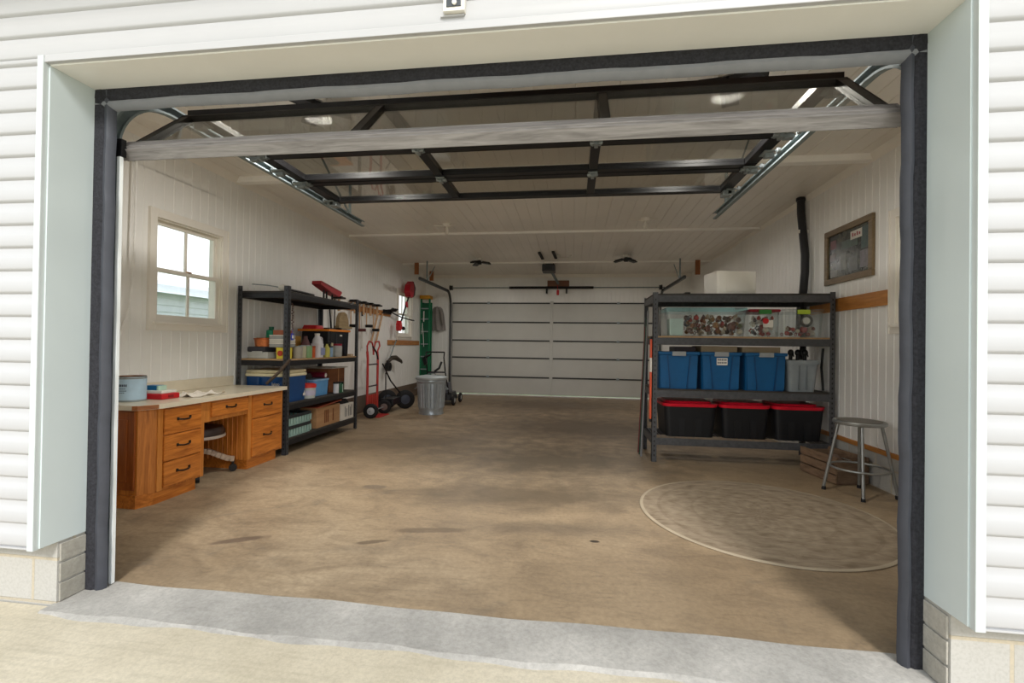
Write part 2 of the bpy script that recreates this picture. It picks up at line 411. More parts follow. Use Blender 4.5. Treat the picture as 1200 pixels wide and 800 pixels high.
# ceiling
ce = MB(); pr = groove_profile(XL - .02, XR + .02, 0.15, 0.005, 0.006)
ce.strip([(x, 0.0, ceil_z(0) + d) for x, d in pr], [(x, YB + .05, ceil_z(YB + .05) + d) for x, d in pr])
ce.box(XL - .2, XR + .2, -.2, YB + .3, 3.07, 3.16)
struct('ceiling', ce, M_ceil, 'cream painted board ceiling of the garage', 'ceiling')
for i, (y, w, h) in enumerate(((2.62, .09, .06), (5.1, .04, .03), (7.53, .04, .03))):
    struct('trim_%d' % (3 + i), MB().box(XL, XR, y - w / 2, y + w / 2, ceil_z(y) - h, ceil_z(y) + .01, .004), mat('white_batten_paint', (250, 248, 242), .4, 0, .02),
           ['thick cream batten crossing the ceiling nearest the front', 'thin cream batten crossing the middle of the ceiling', 'thin cream batten crossing the ceiling near the back'][i], 'trim')
cv = MB()
for x, sg in ((XL, 1), (XR, -1)):
    cv.prism([(x, 2.93), (x, 3.04), (x + sg * .05, 3.04), (x + sg * .03, 2.985), (x + sg * .012, 2.95)], 'y', 0.05, YB)
struct('trim_6', cv, M_trim, 'cream cove moulding where the side walls meet the ceiling', 'trim')
struct('trim_7', MB().box(XL, XR, YB - .03, YB + .05, 2.85, 2.94, .004), M_trim, 'cream moulding along the top of the back wall', 'trim')
# back wall with the white sectional door
DX0, DX1, DZ = -2.955, 1.97, 2.235
bw = MB()
for x0, x1, z0, z1 in ((XL - .1, DX0, 0, 3.0), (DX1, XR + .1, 0, 3.0), (DX0, DX1, DZ, 3.0)):
    p2 = groove_profile(x0, x1, .1); bw.strip([(x, YB + d, z0) for x, d in p2], [(x, YB + d, z1) for x, d in p2]); bw.box(x0, x1, YB + .02, YB + .16, z0, z1 + .1)
struct('wall_back', bw, M_wall, 'cream boarded back wall around the white sectional door', 'wall')
M_wdoor = mat('grey_white_door_steel', (196, 195, 188), 0.4, 0, 0.04, 2, 0.03, 30)
M_wd_line = mat('door_joint_strip', (74, 75, 75), 0.8, 0, 0.1, spec=.1)
d2 = thing('door_2', 'white sectional overhead door closed at the back of the garage', 'garage door', (-0.49, YB + .03, 0), kind=S)
zs = [0.012, .442, .906, 1.327, 1.771, 2.235]
for z0, z1 in zip(zs, zs[1:]):
    m = MB(); m.box(DX0 - .02, DX1 + .02, YB + .0, YB + .045, z0 + .012, z1 - .006, .006)
    sec = m.build('section', M_wdoor, d2)
    MB().box(DX0, DX1, YB - .014, YB + .0, z1 - .018, z1 + .014, .003).build('joint_strip', M_wd_line, sec)
    for xh in (-2.05, 1.06):
        MB().box(xh - .03, xh + .03, YB - .024, YB + .0, z1 - .03, z1 + .03, .004).cyl((xh - .035, YB - .02, z1), (xh + .035, YB - .02, z1), .01).build('hinge', M_galv, sec)
    st = MB(); st.box(-.535, -.485, YB - .02, YB, z0 + .03, z1 - .03, .004).box(-.55, -.47, YB - .026, YB, z1 - .05, z1 + .05, .004).build('centre_stile', M_wdoor, sec)
struct('door_daylight_strip', MB().box(-2.6, 0.3, YB + .05, YB + .055, 0.002, 0.006), mat('painted_daylight', (240, 235, 215), .6), 'pale strip painted as daylight under the back door', 'painted daylight')  # pale colour stands in for daylight leaking under the door
# front wall : inner faces, jamb, soffit, seals
fw = MB()
fw.box(-4.9, OX0, -.19, .04, 0.283, 3.9).box(OX1, 4.6, -.19, .04, .283, 3.9).box(OX0, OX1, -.19, .04, OZ, 3.9)
struct('wall_front', fw, M_wall, 'front wall of the garage around the wide opening', 'wall')
M_header = wood('fir_header_board', (120, 78, 46), (176, 128, 84), 'x', .8)
struct('trim_8', MB().box(-.6, OX1 + .4, .041, .075, 2.52, 2.80, .004), M_header, 'brown wooden header board above the opening inside', 'trim')
fd = MB(); fd.box(-4.9, OX0, -.136, .04, -.2, .283).box(OX1, 4.6, -.136, .04, -.2, .283)
struct('wall_foundation', fd, M_block, 'concrete block foundation under the white siding', 'foundation')
# rough parged block courses on the reveals
M_parge = m_concrete('rough_parged_block', (146, 142, 130), (182, 178, 168), 40, 0.6)
pg = MB()
for k in range(3):
    z0, z1 = k * .092 + .004, k * .092 + .086
    pg.box(OX0, OX0 + .008, -.128, -.002, z0, z1, .003); pg.box(OX1 - .008, OX1, -.128, -.002, z0, z1, .003)
struct('trim_9', pg, M_parge, 'rough grey block courses on the reveals beside the opening', 'trim')
# unseen slab added above the frame to cut sky light on the siding
struct('roof', MB().box(-5.3, 5.0, -.85, 10, 3.22, 3.34), M_trim, 'added roof slab with an eave, unseen, shading the front siding', 'roof')
# siding
sd = MB()
def siding(x0, x1, z0, z1):
    prof = []; z = z0; P = .1025
    while z < z1 - .005:
        e = min(z1, z + P)
        prof += [(-.2125, z), (-.2175, z + .004), (-.2225, z + .009), (-.2245, z + .014), (-.2240, min(e, z + .052)), (-.2215, min(e, z + .062)), (-.2170, min(e, z + .074)), (-.2135, min(e, z + .086)), (-.2125, e)]
        z += P
    sd.strip([(x0, y, z) for y, z in prof], [(x1, y, z) for y, z in prof])
siding(-4.9, OX0 - .03, .285, 2.462); siding(OX1 + .03, 4.6, .285, 2.462)
siding(-4.9, 4.6, 2.462, 3.2)
sd.box(-4.9, OX0 - .03, -.226, -.19, .28, .287).box(OX1 + .03, 4.6, -.226, -.19, .28, .287)
struct('wall_siding', sd, M_siding, 'white dutch-lap vinyl siding on the outside front wall', 'siding', smooth=True)
ct = MB(); ct.box(OX0 - .032, OX0 + .0, -.236, -.19, .278, 2.47, .003).box(OX1, OX1 + .032, -.236, -.19, .278, 2.47, .003)
struct('trim_10', ct, mat('white_corner_channel', (198, 205, 204), .35, 0, .02), 'white corner posts of the siding on both sides of the opening', 'trim')
struct('trim_11', MB().box(OX0, OX1, -.232, -.19, OZ, OZ + .032, .003), M_siding, 'white channel strip along the bottom of the siding above the opening', 'trim')
jb = MB(); jb.box(OX0 - .002, OX0 + .006, -.212, .0, .283, OZ, .001).box(OX1 - .006, OX1 + .002, -.212, .0, .283, OZ, .001)
struct('trim_12', jb, M_jamb, 'pale grey aluminium jambs on both sides of the opening', 'trim')
struct('trim_13', MB().box(OX0, OX1, -.212, .0, OZ - .006, OZ + .002, .001), M_soffit, 'cream soffit board over the opening', 'trim')
sl = thing('trim_14', 'charcoal weather seal framing the garage opening', 'door seal', (-.5, 0, 0), kind=S)
def seal(name, a, b, inward, m, prof):
    mb = MB(); n = 40; A = Vector(a); B = Vector(b); I = Vector(inward); rows = []
    for i in range(n + 1):
        p = A.lerp(B, i / n); w = .0022 * math.sin(i * .9) + .0012 * math.sin(i * 2.3)
        rows.append([p + I * (u + (w if u > .03 else 0)) + Vector((0, v, 0)) for u, v in prof])
    for r0, r1 in zip(rows, rows[1:]): mb.strip(r0 + [r0[0]], r1 + [r1[0]])
    mb.build(name, m, sl, True)
P1 = [(0, .0), (0, -.018), (.05, -.02), (.066, -.012), (.066, .02), (0, .03)]
P2 = [(.06, .0), (.07, -.016), (.09, -.02), (.112, -.006), (.118, .012), (.108, .016), (.08, .004), (.066, .012)]
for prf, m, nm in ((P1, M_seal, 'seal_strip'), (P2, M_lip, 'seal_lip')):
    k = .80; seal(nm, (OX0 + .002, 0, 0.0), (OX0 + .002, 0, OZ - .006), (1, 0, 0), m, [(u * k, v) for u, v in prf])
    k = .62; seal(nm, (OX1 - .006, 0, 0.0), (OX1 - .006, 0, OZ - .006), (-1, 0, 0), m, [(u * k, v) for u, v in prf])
    k = .80; seal(nm, (OX0 + .006, 0, OZ - .006), (OX1 - .006, 0, OZ - .006), (0, 0, -1), m if m is M_seal else M_lip_lit, [(u * k, v) for u, v in prf])

# windows ------------------------------------------------------------
def window(name, x, sgn, y0, y1, z0, z1, label):
    """double-hung window of 2 x 2 panes in a side wall; sgn=+1: room lies to +x"""
    w = thing(name, label, 'window', (x, (y0 + y1) / 2, z0), kind=S)
    def bx(mb, d0, d1, a, b, c, d, bev=.003): mb.box(min(x + sgn * d0, x + sgn * d1), max(x + sgn * d0, x + sgn * d1), a, b, c, d, bev)
    cs = MB(); cw = .075
    bx(cs, 0, .022, y0 - cw, y0, z0 - cw, z1 + cw); bx(cs, 0, .022, y1, y1 + cw, z0 - cw, z1 + cw)
    bx(cs, 0, .022, y0, y1, z1, z1 + cw); bx(cs, 0, .022, y0, y1, z0 - cw, z0)
    bx(cs, .018, .03, y0 - cw + .0, y0 - cw + .012, z0 - cw, z1 + cw); bx(cs, .018, .03, y1 + cw - .012, y1 + cw, z0 - cw, z1 + cw)
    bx(cs, .018, .05, y0 - .03, y1 + .03, z0 - .02, z0)
    cs.build('casing', M_trim, w)
    rv = MB(); bx(rv, -.12, .0, y0, y0 + .012, z0, z1, 0); bx(rv, -.12, 0, y1 - .012, y1, z0, z1, 0); bx(rv, -.12, 0, y0 + .012, y1 - .012, z1 - .012, z1, 0); bx(rv, -.12, 0, y0 + .012, y1 - .012, z0, z0 + .015, 0)
    rv.build('reveal', M_trim, w)
    zm = (z0 + z1) / 2 - .01; ym = (y0 + y1) / 2
    for k, (a, b, dep) in enumerate(((zm, z1 - .012, -.075), (z0 + .015, zm + .035, -.045))):
        sh = MB(); t = .028; ya, yb = y0 + .012, y1 - .012
        bx(sh, dep, dep + t, ya, ya + .035, a, b); bx(sh, dep, dep + t, yb - .035, yb, a, b)
        bx(sh, dep, dep + t, ya + .035, yb - .035, b - .035, b); bx(sh, dep, dep + t, ya + .035, yb - .035, a, a + (.035 if k == 0 else .05))
        bx(sh, dep + .006, dep + t - .004, ym - .012, ym + .012, a + .035, b - .035)
        so = sh.build('sash', M_trim, w)
        for p, q in ((ya + .035, ym - .012), (ym + .012, yb - .035)):
            pn = MB(); bx(pn, dep + .012, dep + .016, p, q, a + .03, b - .03, 0); pn.build('pane', M_glass, so)
    lk = MB(); bx(lk, -.03, -.01, ym - .025, ym + .025, zm + .03, zm + .045); lk.build('sash_lock', mat('brass_lock', (170, 130, 90), .4, .6), w)
    return w
window('window_1', XL, 1, *WL1, 'white double-hung window above the desk on the left wall')
window('window_2', XL, 1, *WL2, 'small bright window at the far end of the left wall')
window('window_3', XR, -1, *WR1, 'white window just inside the opening on the right wall')

# ---------------------------------------------------------------- open glass door overhead
d1 = thing('door_1', 'open black-framed glass overhead door rolled up under the ceiling at the front', 'garage door', (-.485, .07, 2.2), kind=S)
GX0, GX1 = -2.265, 1.295; CX = (-1.06, .135)
def section(P0, P1, t, m_frame, rails, stile, bottom=False):
    """P0 -> P1 (y,z): lower to upper edge of the section; t thickness towards the room side"""
    a = Vector((0, P0[0], P0[1])); b = Vector((0, P1[0], P1[1])); u = (b - a); L = u.length; u.normalize()
    nrm = Vector((0, u.z, -u.y))          # room-side normal
    def bx(mb, x0, x1, l0, l1, n0, n1, bev=.003):
        c = a + u * ((l0 + l1) / 2) + nrm * ((n0 + n1) / 2); c.x = (x0 + x1) / 2
        m = Matrix(((1, 0, 0), (0, u.y, nrm.y), (0, u.z, nrm.z)))
        hx, hl, hn = abs(x1 - x0) / 2, (l1 - l0) / 2, (n1 - n0) / 2
        mb.box(c.x - hx, c.x + hx, c.y - hl, c.y + hl, c.z - hn, c.z + hn, bev, m)
    f = MB(); dv_ = .045 if bottom else .064
    bx(f, GX0, GX1, L - rails[1], L, 0, t); bx(f, GX0, GX0 + stile, rails[0], L - rails[1], 0, t); bx(f, GX1 - stile, GX1, rails[0], L - rails[1], 0, t)
    if not bottom: bx(f, GX0, GX1, 0, rails[0], 0, t)
    for c in CX: bx(f, c - dv_ / 2, c + dv_ / 2, rails[0], L - rails[1], 0, t)
    o = f.build('section', m_frame, d1)
    if bottom:
        r = MB(); bx(r, GX0 - .02, GX1 + .02, -.005, rails[0], -.006, t + .03, .004); bx(r, GX0 - .02, GX1 + .02, -.02, -.005, .004, t + .02, .006)
        rr = r.build('bottom_rail', M_alu, o); rr['label'] = 'weathered grey aluminium bottom rail'
    ed = [GX0 + stile, CX[0], CX[1], GX1 - stile]
    for x0, x1 in zip(ed, ed[1:]):
        g = MB(); bx(g, x0 + (.03 if x0 in CX else 0), x1 - (.03 if x1 in CX else 0), rails[0], L - rails[1], t * .45, t * .45 + .005, 0); g.build('pane', M_dglass, o)
    return o
M_bronze = mat('dusty_black_frame', (42, 40, 38), .45, .2, .25, 12)
b0 = section((.075, 2.185), (.43, 2.528), .03, M_bronze, (.06, .026), .055, True)
secs = [section((.455, 2.568), (1.03, 2.58), .03, M_black, (.026, .07), .085), section((1.04, 2.582), (1.59, 2.582), .04, M_black, (.07, .07), .085), section((1.60, 2.582), (2.13, 2.575), .04, M_black, (.07, .07), .085)]
for k, y in enumerate((1.035, 1.595)):
    for xh in (GX0 + .045, CX[0], CX[1], GX1 - .045):
        h = MB(); h.box(xh - .035, xh + .035, y - .05, y - .012, 2.53, 2.538, .002).box(xh - .035, xh + .035, y + .012, y + .05, 2.53, 2.538, .002)
        h.cyl((xh - .04, y, 2.53), (xh + .04, y, 2.53), .012); h.box(xh - .012, xh + .012, y - .03, y + .03, 2.505, 2.53, .003)
        for dx in (-.022, .022): h.cyl((xh + dx, y - .03, 2.522), (xh + dx, y - .03, 2.532), .008).cyl((xh + dx, y + .03, 2.522), (xh + dx, y + .03, 2.532), .008)
        h.build('hinge', M_galv, secs[k], True)
for y, sc_ in ((.55, 0), (1.035, 0), (1.32, 0), (1.595, 1), (2.07, 2)):
    for xe, sg in ((GX0, -1), (GX1, 1)):
        r = MB(); r.cyl((xe - sg * .03, y, 2.548), (xe + sg * .062, y, 2.548), .006).cyl((xe + sg * .052, y, 2.548), (xe + sg * .07, y, 2.548), .02)
        r.box(xe - .045, xe + .02 if sg > 0 else xe + .045, y - .05, y + .05, 2.528, 2.536, .002).box(xe - .03, xe + .03, y - .02, y + .02, 2.5, 2.53, .003)
        r.build('roller', M_galv, secs[sc_], True)
for xe in (GX0 + .03, GX1 - .03):
    MB().box(xe - .035, xe + .035, 2.05, 2.14, 2.49, 2.535, .006).build('top_bracket', M_galv, secs[2])

def track_profile(path, x, sg, m, name, label, w=.028, d=.062):
    """C-shaped rail following a (y,z) path; opens towards the door (sg = side it is on)"""
    t = thing(name, label, 'door track', (x, path[0][0], path[0][1]), group=None)
    mb = MB(); pts = [Vector((0, y, z)) for y, z in path]
    prof = [(0, -.018), (0, -.03), (d * .55, -.03), (d * .7, -.012), (d * .7, .012), (d * .55, .03), (0, .03), (0, .018)]
    rows = []
    for i, p in enumerate(pts):
        tg = (pts[min(i + 1, len(pts) - 1)] - pts[max(i - 1, 0)]).normalized(); nn = Vector((0, -tg.z, tg.y))
        rows.append([p + nn * v + Vector((x + sg * u, 0, 0)) for u, v in prof])
    for r0, r1 in zip(rows, rows[1:]): mb.strip(r0, r1)
    mb.build('rail', m, t, True); return t
def fpath(y0, z0, z1, yend, R):
    p = [(y0, z0), (y0, z1 - R)]
    for i in range(1, 13):
        a = math.pi / 2 * i / 12; p.append((y0 + R * (1 - math.cos(a)), z1 - R + R * math.sin(a)))
    return p + [(yend, z1)]
FP = fpath(.10, .03, 2.56, 2.95, .36)
for xe, sg, lab in ((-2.35, -1, 'galvanised curved door track on the left side of the glass door'), (1.405, 1, 'galvanised curved door track on the right side of the glass door')):
    t = track_profile(FP, xe, sg, M_galvd, 'door_track', lab)
    MB().bar((xe + sg * .05, 2.70, 2.56), (xe + sg * .05, 2.70, 3.0), .03, .004, (0, 1, 0)).bar((xe + sg * .05, 2.70, 2.60), (xe + sg * .05, 2.1, 3.0), .03, .004, (1, 0, 0)).build('hanger', M_galvd, t)
    if sg < 0:
        MB().box(xe - .0, xe + .105, .042, .07, 2.13, 2.22, .004).build('bracket', M_black, t)
        MB().box(xe + .0, xe + .082, .045, .058, .005, 2.13, .002).build('mounting_angle', M_galvd, t)
        MB().box(xe + .082, xe + .101, .040, .058, .005, 2.13, .002).build('angle_lip', mat('bright_angle', (246, 250, 250), .4, 0, .04), t)
# back door tracks
BP = [(YB - .05 - (y - .12), z) for y, z in fpath(.12, .25, 2.50, 2.45, .32)]
for xe, sg, lab in ((DX0 - .02, -1, 'dark galvanised door track left of the white back door'), (DX1 + .02, 1, 'dark galvanised door track right of the white back door')):
    t = track_profile(BP, xe, sg, mat('dark_track', (88, 90, 90), .45, .7, .15), 'door_track', lab)
    MB().bar((xe + sg * .06, 7.3, 2.5), (xe + sg * .06, 7.3, 2.95), .03, .004, (0, 1, 0)).bar((xe + sg * .06, 7.3, 2.52), (xe + sg * .06, 7.85, 2.93), .03, .004, (1, 0, 0)).build('hanger', M_galvd, t)
# torsion shaft + spring
t = thing('torsion_spring', 'black torsion spring on a thin steel shaft above the white back door', 'door spring', (-.49, YB - .1, 2.56))
MB().cyl((DX0 - .05, YB - .1, 2.6), (DX1 + .12, YB - .1, 2.6), .013).build('shaft', M_galvd, t, True)
sp = MB(); n = 1400; pts = []
for i in range(n): pts.append((-1.53 + 2.0 * i / n, YB - .1 + .026 * math.cos(i * .7), 2.6 + .026 * math.sin(i * .7)))
MB().cyl((-1.53, YB - .1, 2.6), (.47, YB - .1, 2.6), .03).build('coil', mat('oiled_black_spring', (32, 30, 32), .45, .5, .3, 60, .8, 90), t, True)
for xe, sg in ((DX0 - .04, 1), (DX1 + .06, -1)):
    MB().cyl((xe, YB - .1, 2.6), (xe + sg * .06, YB - .1, 2.6), .055).cyl((xe - .01, YB - .1, 2.6), (xe, YB - .1, 2.6), .065).build('cable_drum', M_black, t, True)
for xe in (-.63, -.16):
    MB().box(xe - .02, xe + .02, YB - .115, YB - .03, 2.46, 2.6, .004).build('cone_bracket', M_black, t)
struct('trim_15', MB().box(-.62, -.10, YB - .03, YB - .001, 2.62, 2.78, .004), wood('brown_pad_board', (106, 66, 44), (140, 92, 62), 'x', .6), 'brown wooden pad board above the middle of the back door', 'trim')
# opener
op = thing('door_opener', 'dark grey garage door opener hanging from the ceiling near the back', 'door opener', (-.52, 7.7, 2.77))
MB().box(-.655, -.385, 7.6, 7.95, 2.77, 2.915, .015).build('housing', mat('opener_grey', (58, 60, 64), .5), op)
MB().box(-.60, -.44, 7.597, 7.603, 2.80, 2.87, .004).build('face_panel', mat('opener_panel', (40, 42, 46), .35), op)
MB().bar((-.50, 7.9, 2.86), (-.36, YB - .06, 2.70), .045, .045).build('rail', M_galvd, op)
for xh in (-.62, -.42): MB().tube([(xh, 7.65, 2.91), (xh, 7.6, 2.95)], .012).build('hanger', M_black, op)
MB().tube([(-.60, 7.62, 2.915), (-.61, 7.3, 2.93), (-.61, 6.95, 2.95)], .009).build('power_cord', mat('white_cord', (244, 242, 238), .5), op)
MB().box(-.39, -.33, 8.80, 8.84, 2.40, 2.52, .015).tube([(-.36, 8.82, 2.52), (-.37, 8.82, 2.64)], .005).build('release_handle', mat('red_plastic', (196, 28, 36), .4), op)
for i, (x, y0) in enumerate(((-.62, 6.55), (-.36, 6.5))):
    m = MB(); m.bar((x - .02, y0, 2.945), (x + .02, y0 + .42, 2.90), .05, .025)
    tag(m.build('hanging_strap', mat('black_strap', (34, 32, 32), .7)), ['black strap on the ceiling left of the pair before the door opener', 'black strap on the ceiling right of the pair before the door opener'][i], 'strap', 'black straps on the ceiling')
m = MB().box(-.34, -.26, 6.85, 6.95, 2.915, 2.955, .01).tube([(-.3, 6.9, 2.92), (-.12, 6.88, 2.89), (-.05, 6.8, 2.93)], .008)
tag(m.build('ceiling_outlet', mat('white_plastic', (226, 222, 214), .4)), 'small outlet and plug on the ceiling above the door opener', 'outlet')
for x, y, z0, z1, lab in ((-3.33, 7.5, 2.70, 2.98, 'brown wooden batten hanging from the ceiling at the left back, nearer of two'), (-3.30, 8.45, 2.70, 2.92, 'brown wooden batten hanging over the green ladder, farther of two'), (2.43, 7.5, 2.66, 2.95, 'brown wooden batten hanging from the ceiling at the right back')):
    tag(MB().box(x - .045, x + .045, y - .02, y + .02, z0, z1, .004).build('wooden_hanger', M_pinev), lab, 'batten', 'wooden hangers for the back door tracks')

# ---------------------------------------------------------------- ceiling lamps
M_bulb = mat('unlit_white_bulb', (228, 224, 214), .3)
M_panel = mat('black_lamp_panel', (26, 26, 28), .4)
def leaf_lamp(x, y, label, rz, zc):
    t = thing('ceiling_lamp', label, 'ceiling lamp', (x, y, zc), 'folding-panel lamps on the ceiling')
    MB().lathe([(0, -.05), (.05, -.05), (.058, -.03), (.062, 0)], (x, y, zc)).build('lamp_base', M_bulb, t, True)
    MB().lathe([(0, -.135), (.04, -.13), (.05, -.10), (.04, -.07), (.03, -.05)], (x, y, zc)).build('lamp_core', M_panel, t, True)
    for k in range(3):
        a = rz + k * 2 * math.pi / 3; d = Vector((math.cos(a), math.sin(a), 0)); p = Vector((x, y, zc - .09))
        pn = MB(); pn.bar(p + d * .04, p + d * .23 + Vector((0, 0, -.03)), .11, .022, (0, 0, 1), .006)
        for q in (-.035, 0, .035):
            sd_ = Vector((-d.y, d.x, 0)) * q; pn.bar(p + d * .06 + sd_ + Vector((0, 0, .016)), p + d * .21 + sd_ + Vector((0, 0, -.008)), .006, .02)
        pn.build('lamp_panel', M_panel, t)
    return t
for x, y, rz, lab in ((-1.87, 1.16, .3, 'black folding-panel ceiling lamp at the front left above the glass door'), (.98, 1.16, 1.2, 'black folding-panel ceiling lamp at the front right above the glass door'),
                      (-1.87, 7.05, .1, 'black folding-panel ceiling lamp at the back, left of the door opener'), (.98, 6.9, .6, 'black folding-panel ceiling lamp at the back, right of the door opener')):
    leaf_lamp(x, y, lab, rz, ceil_z(y) - .003)
for x, y, lab in ((-1.86, 4.6, 'bare white bulb on the ceiling left of centre before the middle batten'), (.97, 4.52, 'bare white bulb on the ceiling right of centre before the middle batten')):
    z = ceil_z(y); t = thing('ceiling_bulb', lab, 'ceiling lamp', (x, y, z), 'bare bulbs on the ceiling')
    MB().lathe([(0, -.04), (.045, -.04), (.06, -.02), (.062, -.0)], (x, y, z)).build('lampholder', M_trim, t, True)
    MB().lathe([(0, -.15), (.02, -.147), (.034, -.125), (.036, -.105), (.026, -.07), (.016, -.04)], (x, y, z)).build('bulb', M_bulb, t, True)
    MB().tube([(x - .2, y + .02, z - .005), (x - .06, y - .02, z - .03), (x + .16, y - .02, z - .012)], .008).build('wire_arm', M_trim, t, True)

def fill_light(x, y, z, watts):  # added fill discs; the fixtures above them are unlit
    d = bpy.data.lights.new('fill_light', 'AREA'); d.shape = 'DISK'; d.size = .2; d.energy = watts; d.color = (1.0, .96, .91)
    o = bpy.data.objects.new('fill_light', d); COL.objects.link(o); o.location = (x, y, z)
for x, y, w in FILL_POWER: fill_light(x, y, ceil_z(y) - .16, w)

# ---------------------------------------------------------------- outside sensor lamp
t = thing('wall_fixture', 'white box with dark panel on the siding above the opening', 'wall fixture', (-.477, -.226, 2.50))
MB().box(-.515, -.43, -.25, -.215, 2.503, 2.78, .003).build('box', M_bulb, t)
MB().box(-.501, -.443, -.2535, -.249, 2.518, 2.77, .001).build('dark_panel', mat('dark_panel', (70, 74, 78), .3), t)
MB().cyl((-.468, -.260, 2.53), (-.468, -.2535, 2.53), .009).cyl((-.468, -.262, 2.53), (-.468, -.259, 2.53), .005).build('button', M_bulb, t, True)
MB().box(-.53, -.435, -.234, -.215, 2.494, 2.502, .002).build('mounting_lip', M_siding, t)

# ---------------------------------------------------------------- desk along the left wall
M_oakx = wood('honey_oak_crossgrain', (158, 84, 24), (212, 130, 52), 'y', 1.1, .35)
M_oakz = wood('honey_oak_upright', (158, 86, 26), (208, 130, 56), 'z', 1.1, .35)
M_oakl = wood('pale_oak_stile', (176, 104, 36), (214, 140, 66), 'z', .8, .35)
M_top = mat('cream_laminate', (226, 216, 194), .25, 0, .05, 10)
M_pull = mat('dark_bronze_pull', (40, 34, 30), .35, .6)
FX = -3.045
def drawer(parent, y0, y1, z0, z1):
    d = MB().box(FX - .004, FX + .018, y0, y1, z0, z1, .006).build('drawer', M_oakx, parent)
    yc, zc = (y0 + y1) / 2, (z0 + z1) / 2 + .01; w = .055
    pts = [(FX + .018, yc - w, zc), (FX + .03, yc - w * .85, zc - .004), (FX + .042, yc - w * .4, zc - .008), (FX + .042, yc + w * .4, zc - .008), (FX + .03, yc + w * .85, zc - .004), (FX + .018, yc + w, zc)]
    MB().tube(pts, .0065).box(FX + .017, FX + .022, yc - w - .012, yc - w + .008, zc - .012, zc + .012, .002).box(FX + .017, FX + .022, yc + w - .008, yc + w + .012, zc - .012, zc + .012, .002).build('drawer_pull', M_pull, d, True)
t = thing('drawer_cabinet', 'honey oak cabinet with three drawers and a clipped corner, nearer of the desk pair', 'cabinet', (-3.35, 1.25, 0))
MB().prism([(XL + .01, .965), (-3.095, .965), (FX, 1.065), (FX, 1.50), (XL + .01, 1.50)], 'z', .09, .708).build('carcass', M_oakz, t)
MB().prism([(XL + .02, .955), (-3.095, .955), (-3.052, 1.06), (-3.055, 1.44), (XL + .02, 1.44)], 'z', 0, .095).build('plinth', M_oakx, t)
MB().box(FX - .003, FX + .006, 1.07, 1.115, .09, .705, .002).build('stile', M_oakl, t); MB().box(FX - .003, FX + .006, 1.465, 1.505, .09, .705, .002).build('stile', M_oakl, t)
for z0, z1 in ((.502, .695), (.302, .494), (.108, .294)): drawer(t, 1.118, 1.463, z0, z1)
pn = MB(); pn.box(-3.62, -3.11, .953, .966, .13, .70, .006).box(-3.56, -3.165, .945, .955, .19, .64, .012).build('end_panel', wood('dark_oak_panel', (126, 60, 20), (166, 92, 38), 'z', .8, .35), t)
t = thing('drawer_cabinet', 'honey oak cabinet with two drawers at the far end of the desk beside the rack', 'cabinet', (-3.35, 2.3, 0))
MB().box(XL + .01, FX, 2.03, 2.545, .09, .708, .003).build('carcass', M_oakz, t)
MB().box(XL + .02, FX - .012, 2.04, 2.47, 0, .095, .003).build('plinth', M_oakx, t)
MB().box(FX - .003, FX + .006, 2.03, 2.075, .09, .705, .002).build('stile', M_oakl, t); MB().box(FX - .003, FX + .006, 2.515, 2.545, .09, .705, .002).build('stile', M_oakl, t)
for z0, z1 in ((.475, .695), (.108, .467)): drawer(t, 2.078, 2.512, z0, z1)
gp = MB()
gp.strip([(x, 2.028 + d, .09) for x, d in [(x_, -d_) for x_, d_ in groove_profile(-3.6, FX - .01, .05, .004, .004)]], [(x, 2.028 + d, .70) for x, d in [(x_, -d_) for x_, d_ in groove_profile(-3.6, FX - .01, .05, .004, .004)]])
gp.build('side_panel', M_oakz, t)
t = thing('pencil_drawer', 'shallow oak drawer bridging the knee space between the two cabinets', 'drawer unit', (-3.2, 1.77, .54))
MB().box(-3.5, FX, 1.508, 2.022, .53, .708, .003).build('frame', M_oakl, t); drawer(t, 1.575, 2.012, .565, .69)
MB().box(XL + .012, XL + .03, 1.51, 2.02, .0, .53, .002).build('back_panel', M_oakz, t)
t = thing('worktop', 'cream laminate worktop with clipped corner and backsplash over the oak cabinets', 'worktop', (-3.3, 1.7, .709))
MB().prism([(XL + .005, .925), (-3.095, .925), (-3.07, .935), (-3.012, 1.045), (-3.0, 1.07), (-3.0, 2.565), (XL + .005, 2.565)], 'z', .7095, .745).build('top', M_top, t)
MB().box(XL + .005, XL + .025, .93, 2.565, .7455, .845, .004).build('backsplash', M_top, t)
MB().prism([(-3.098, .920), (-3.066, .931), (-3.006, 1.045), (-3.03, 1.05), (-3.09, .94)], 'z', .712, .742).build('corner_edge', wood('oak_edge', (140, 80, 40), (176, 110, 60), 'y', 1), t)

# desk chair in the knee space
t = thing('desk_chair', 'wooden swivel desk chair pushed into the knee space of the oak desk', 'chair', (-3.34, 1.77, 0))
M_ash = wood('grey_ash_wood', (150, 128, 108), (190, 168, 146), 'x', 1)
hub = Vector((-3.35, 1.79, 0))
for k in range(4):
    a = .72 + k * math.pi / 2; d = Vector((math.cos(a), math.sin(a), 0))
    L = .255
    leg = MB(); prev = None
    for i in range(8):
        q = i / 7; p = hub + d * (.03 + L * q); p.z = .215 - .10 * (3 * q * q - 2 * q ** 3); 
        if prev is not None: leg.bar(prev, p, .055 - .008 * q, .045, bev=.006)
        prev = p
    lg = leg.build('leg', M_ash, t)
    e = hub + d * (L + .02)
    MB().cyl(e + Vector((0, 0, .06)), e + Vector((0, 0, .10)), .012).cyl(e + Vector((d.y * .02, -d.x * .02, .035)), e + Vector((-d.y * .02, d.x * .02, .035)), .033).build('caster', mat('dark_caster', (36, 34, 34), .35, .3), lg, True)
MB().cyl(hub + Vector((0, 0, .14)), hub + Vector((0, 0, .36)), .035).build('post', M_black, t, True)
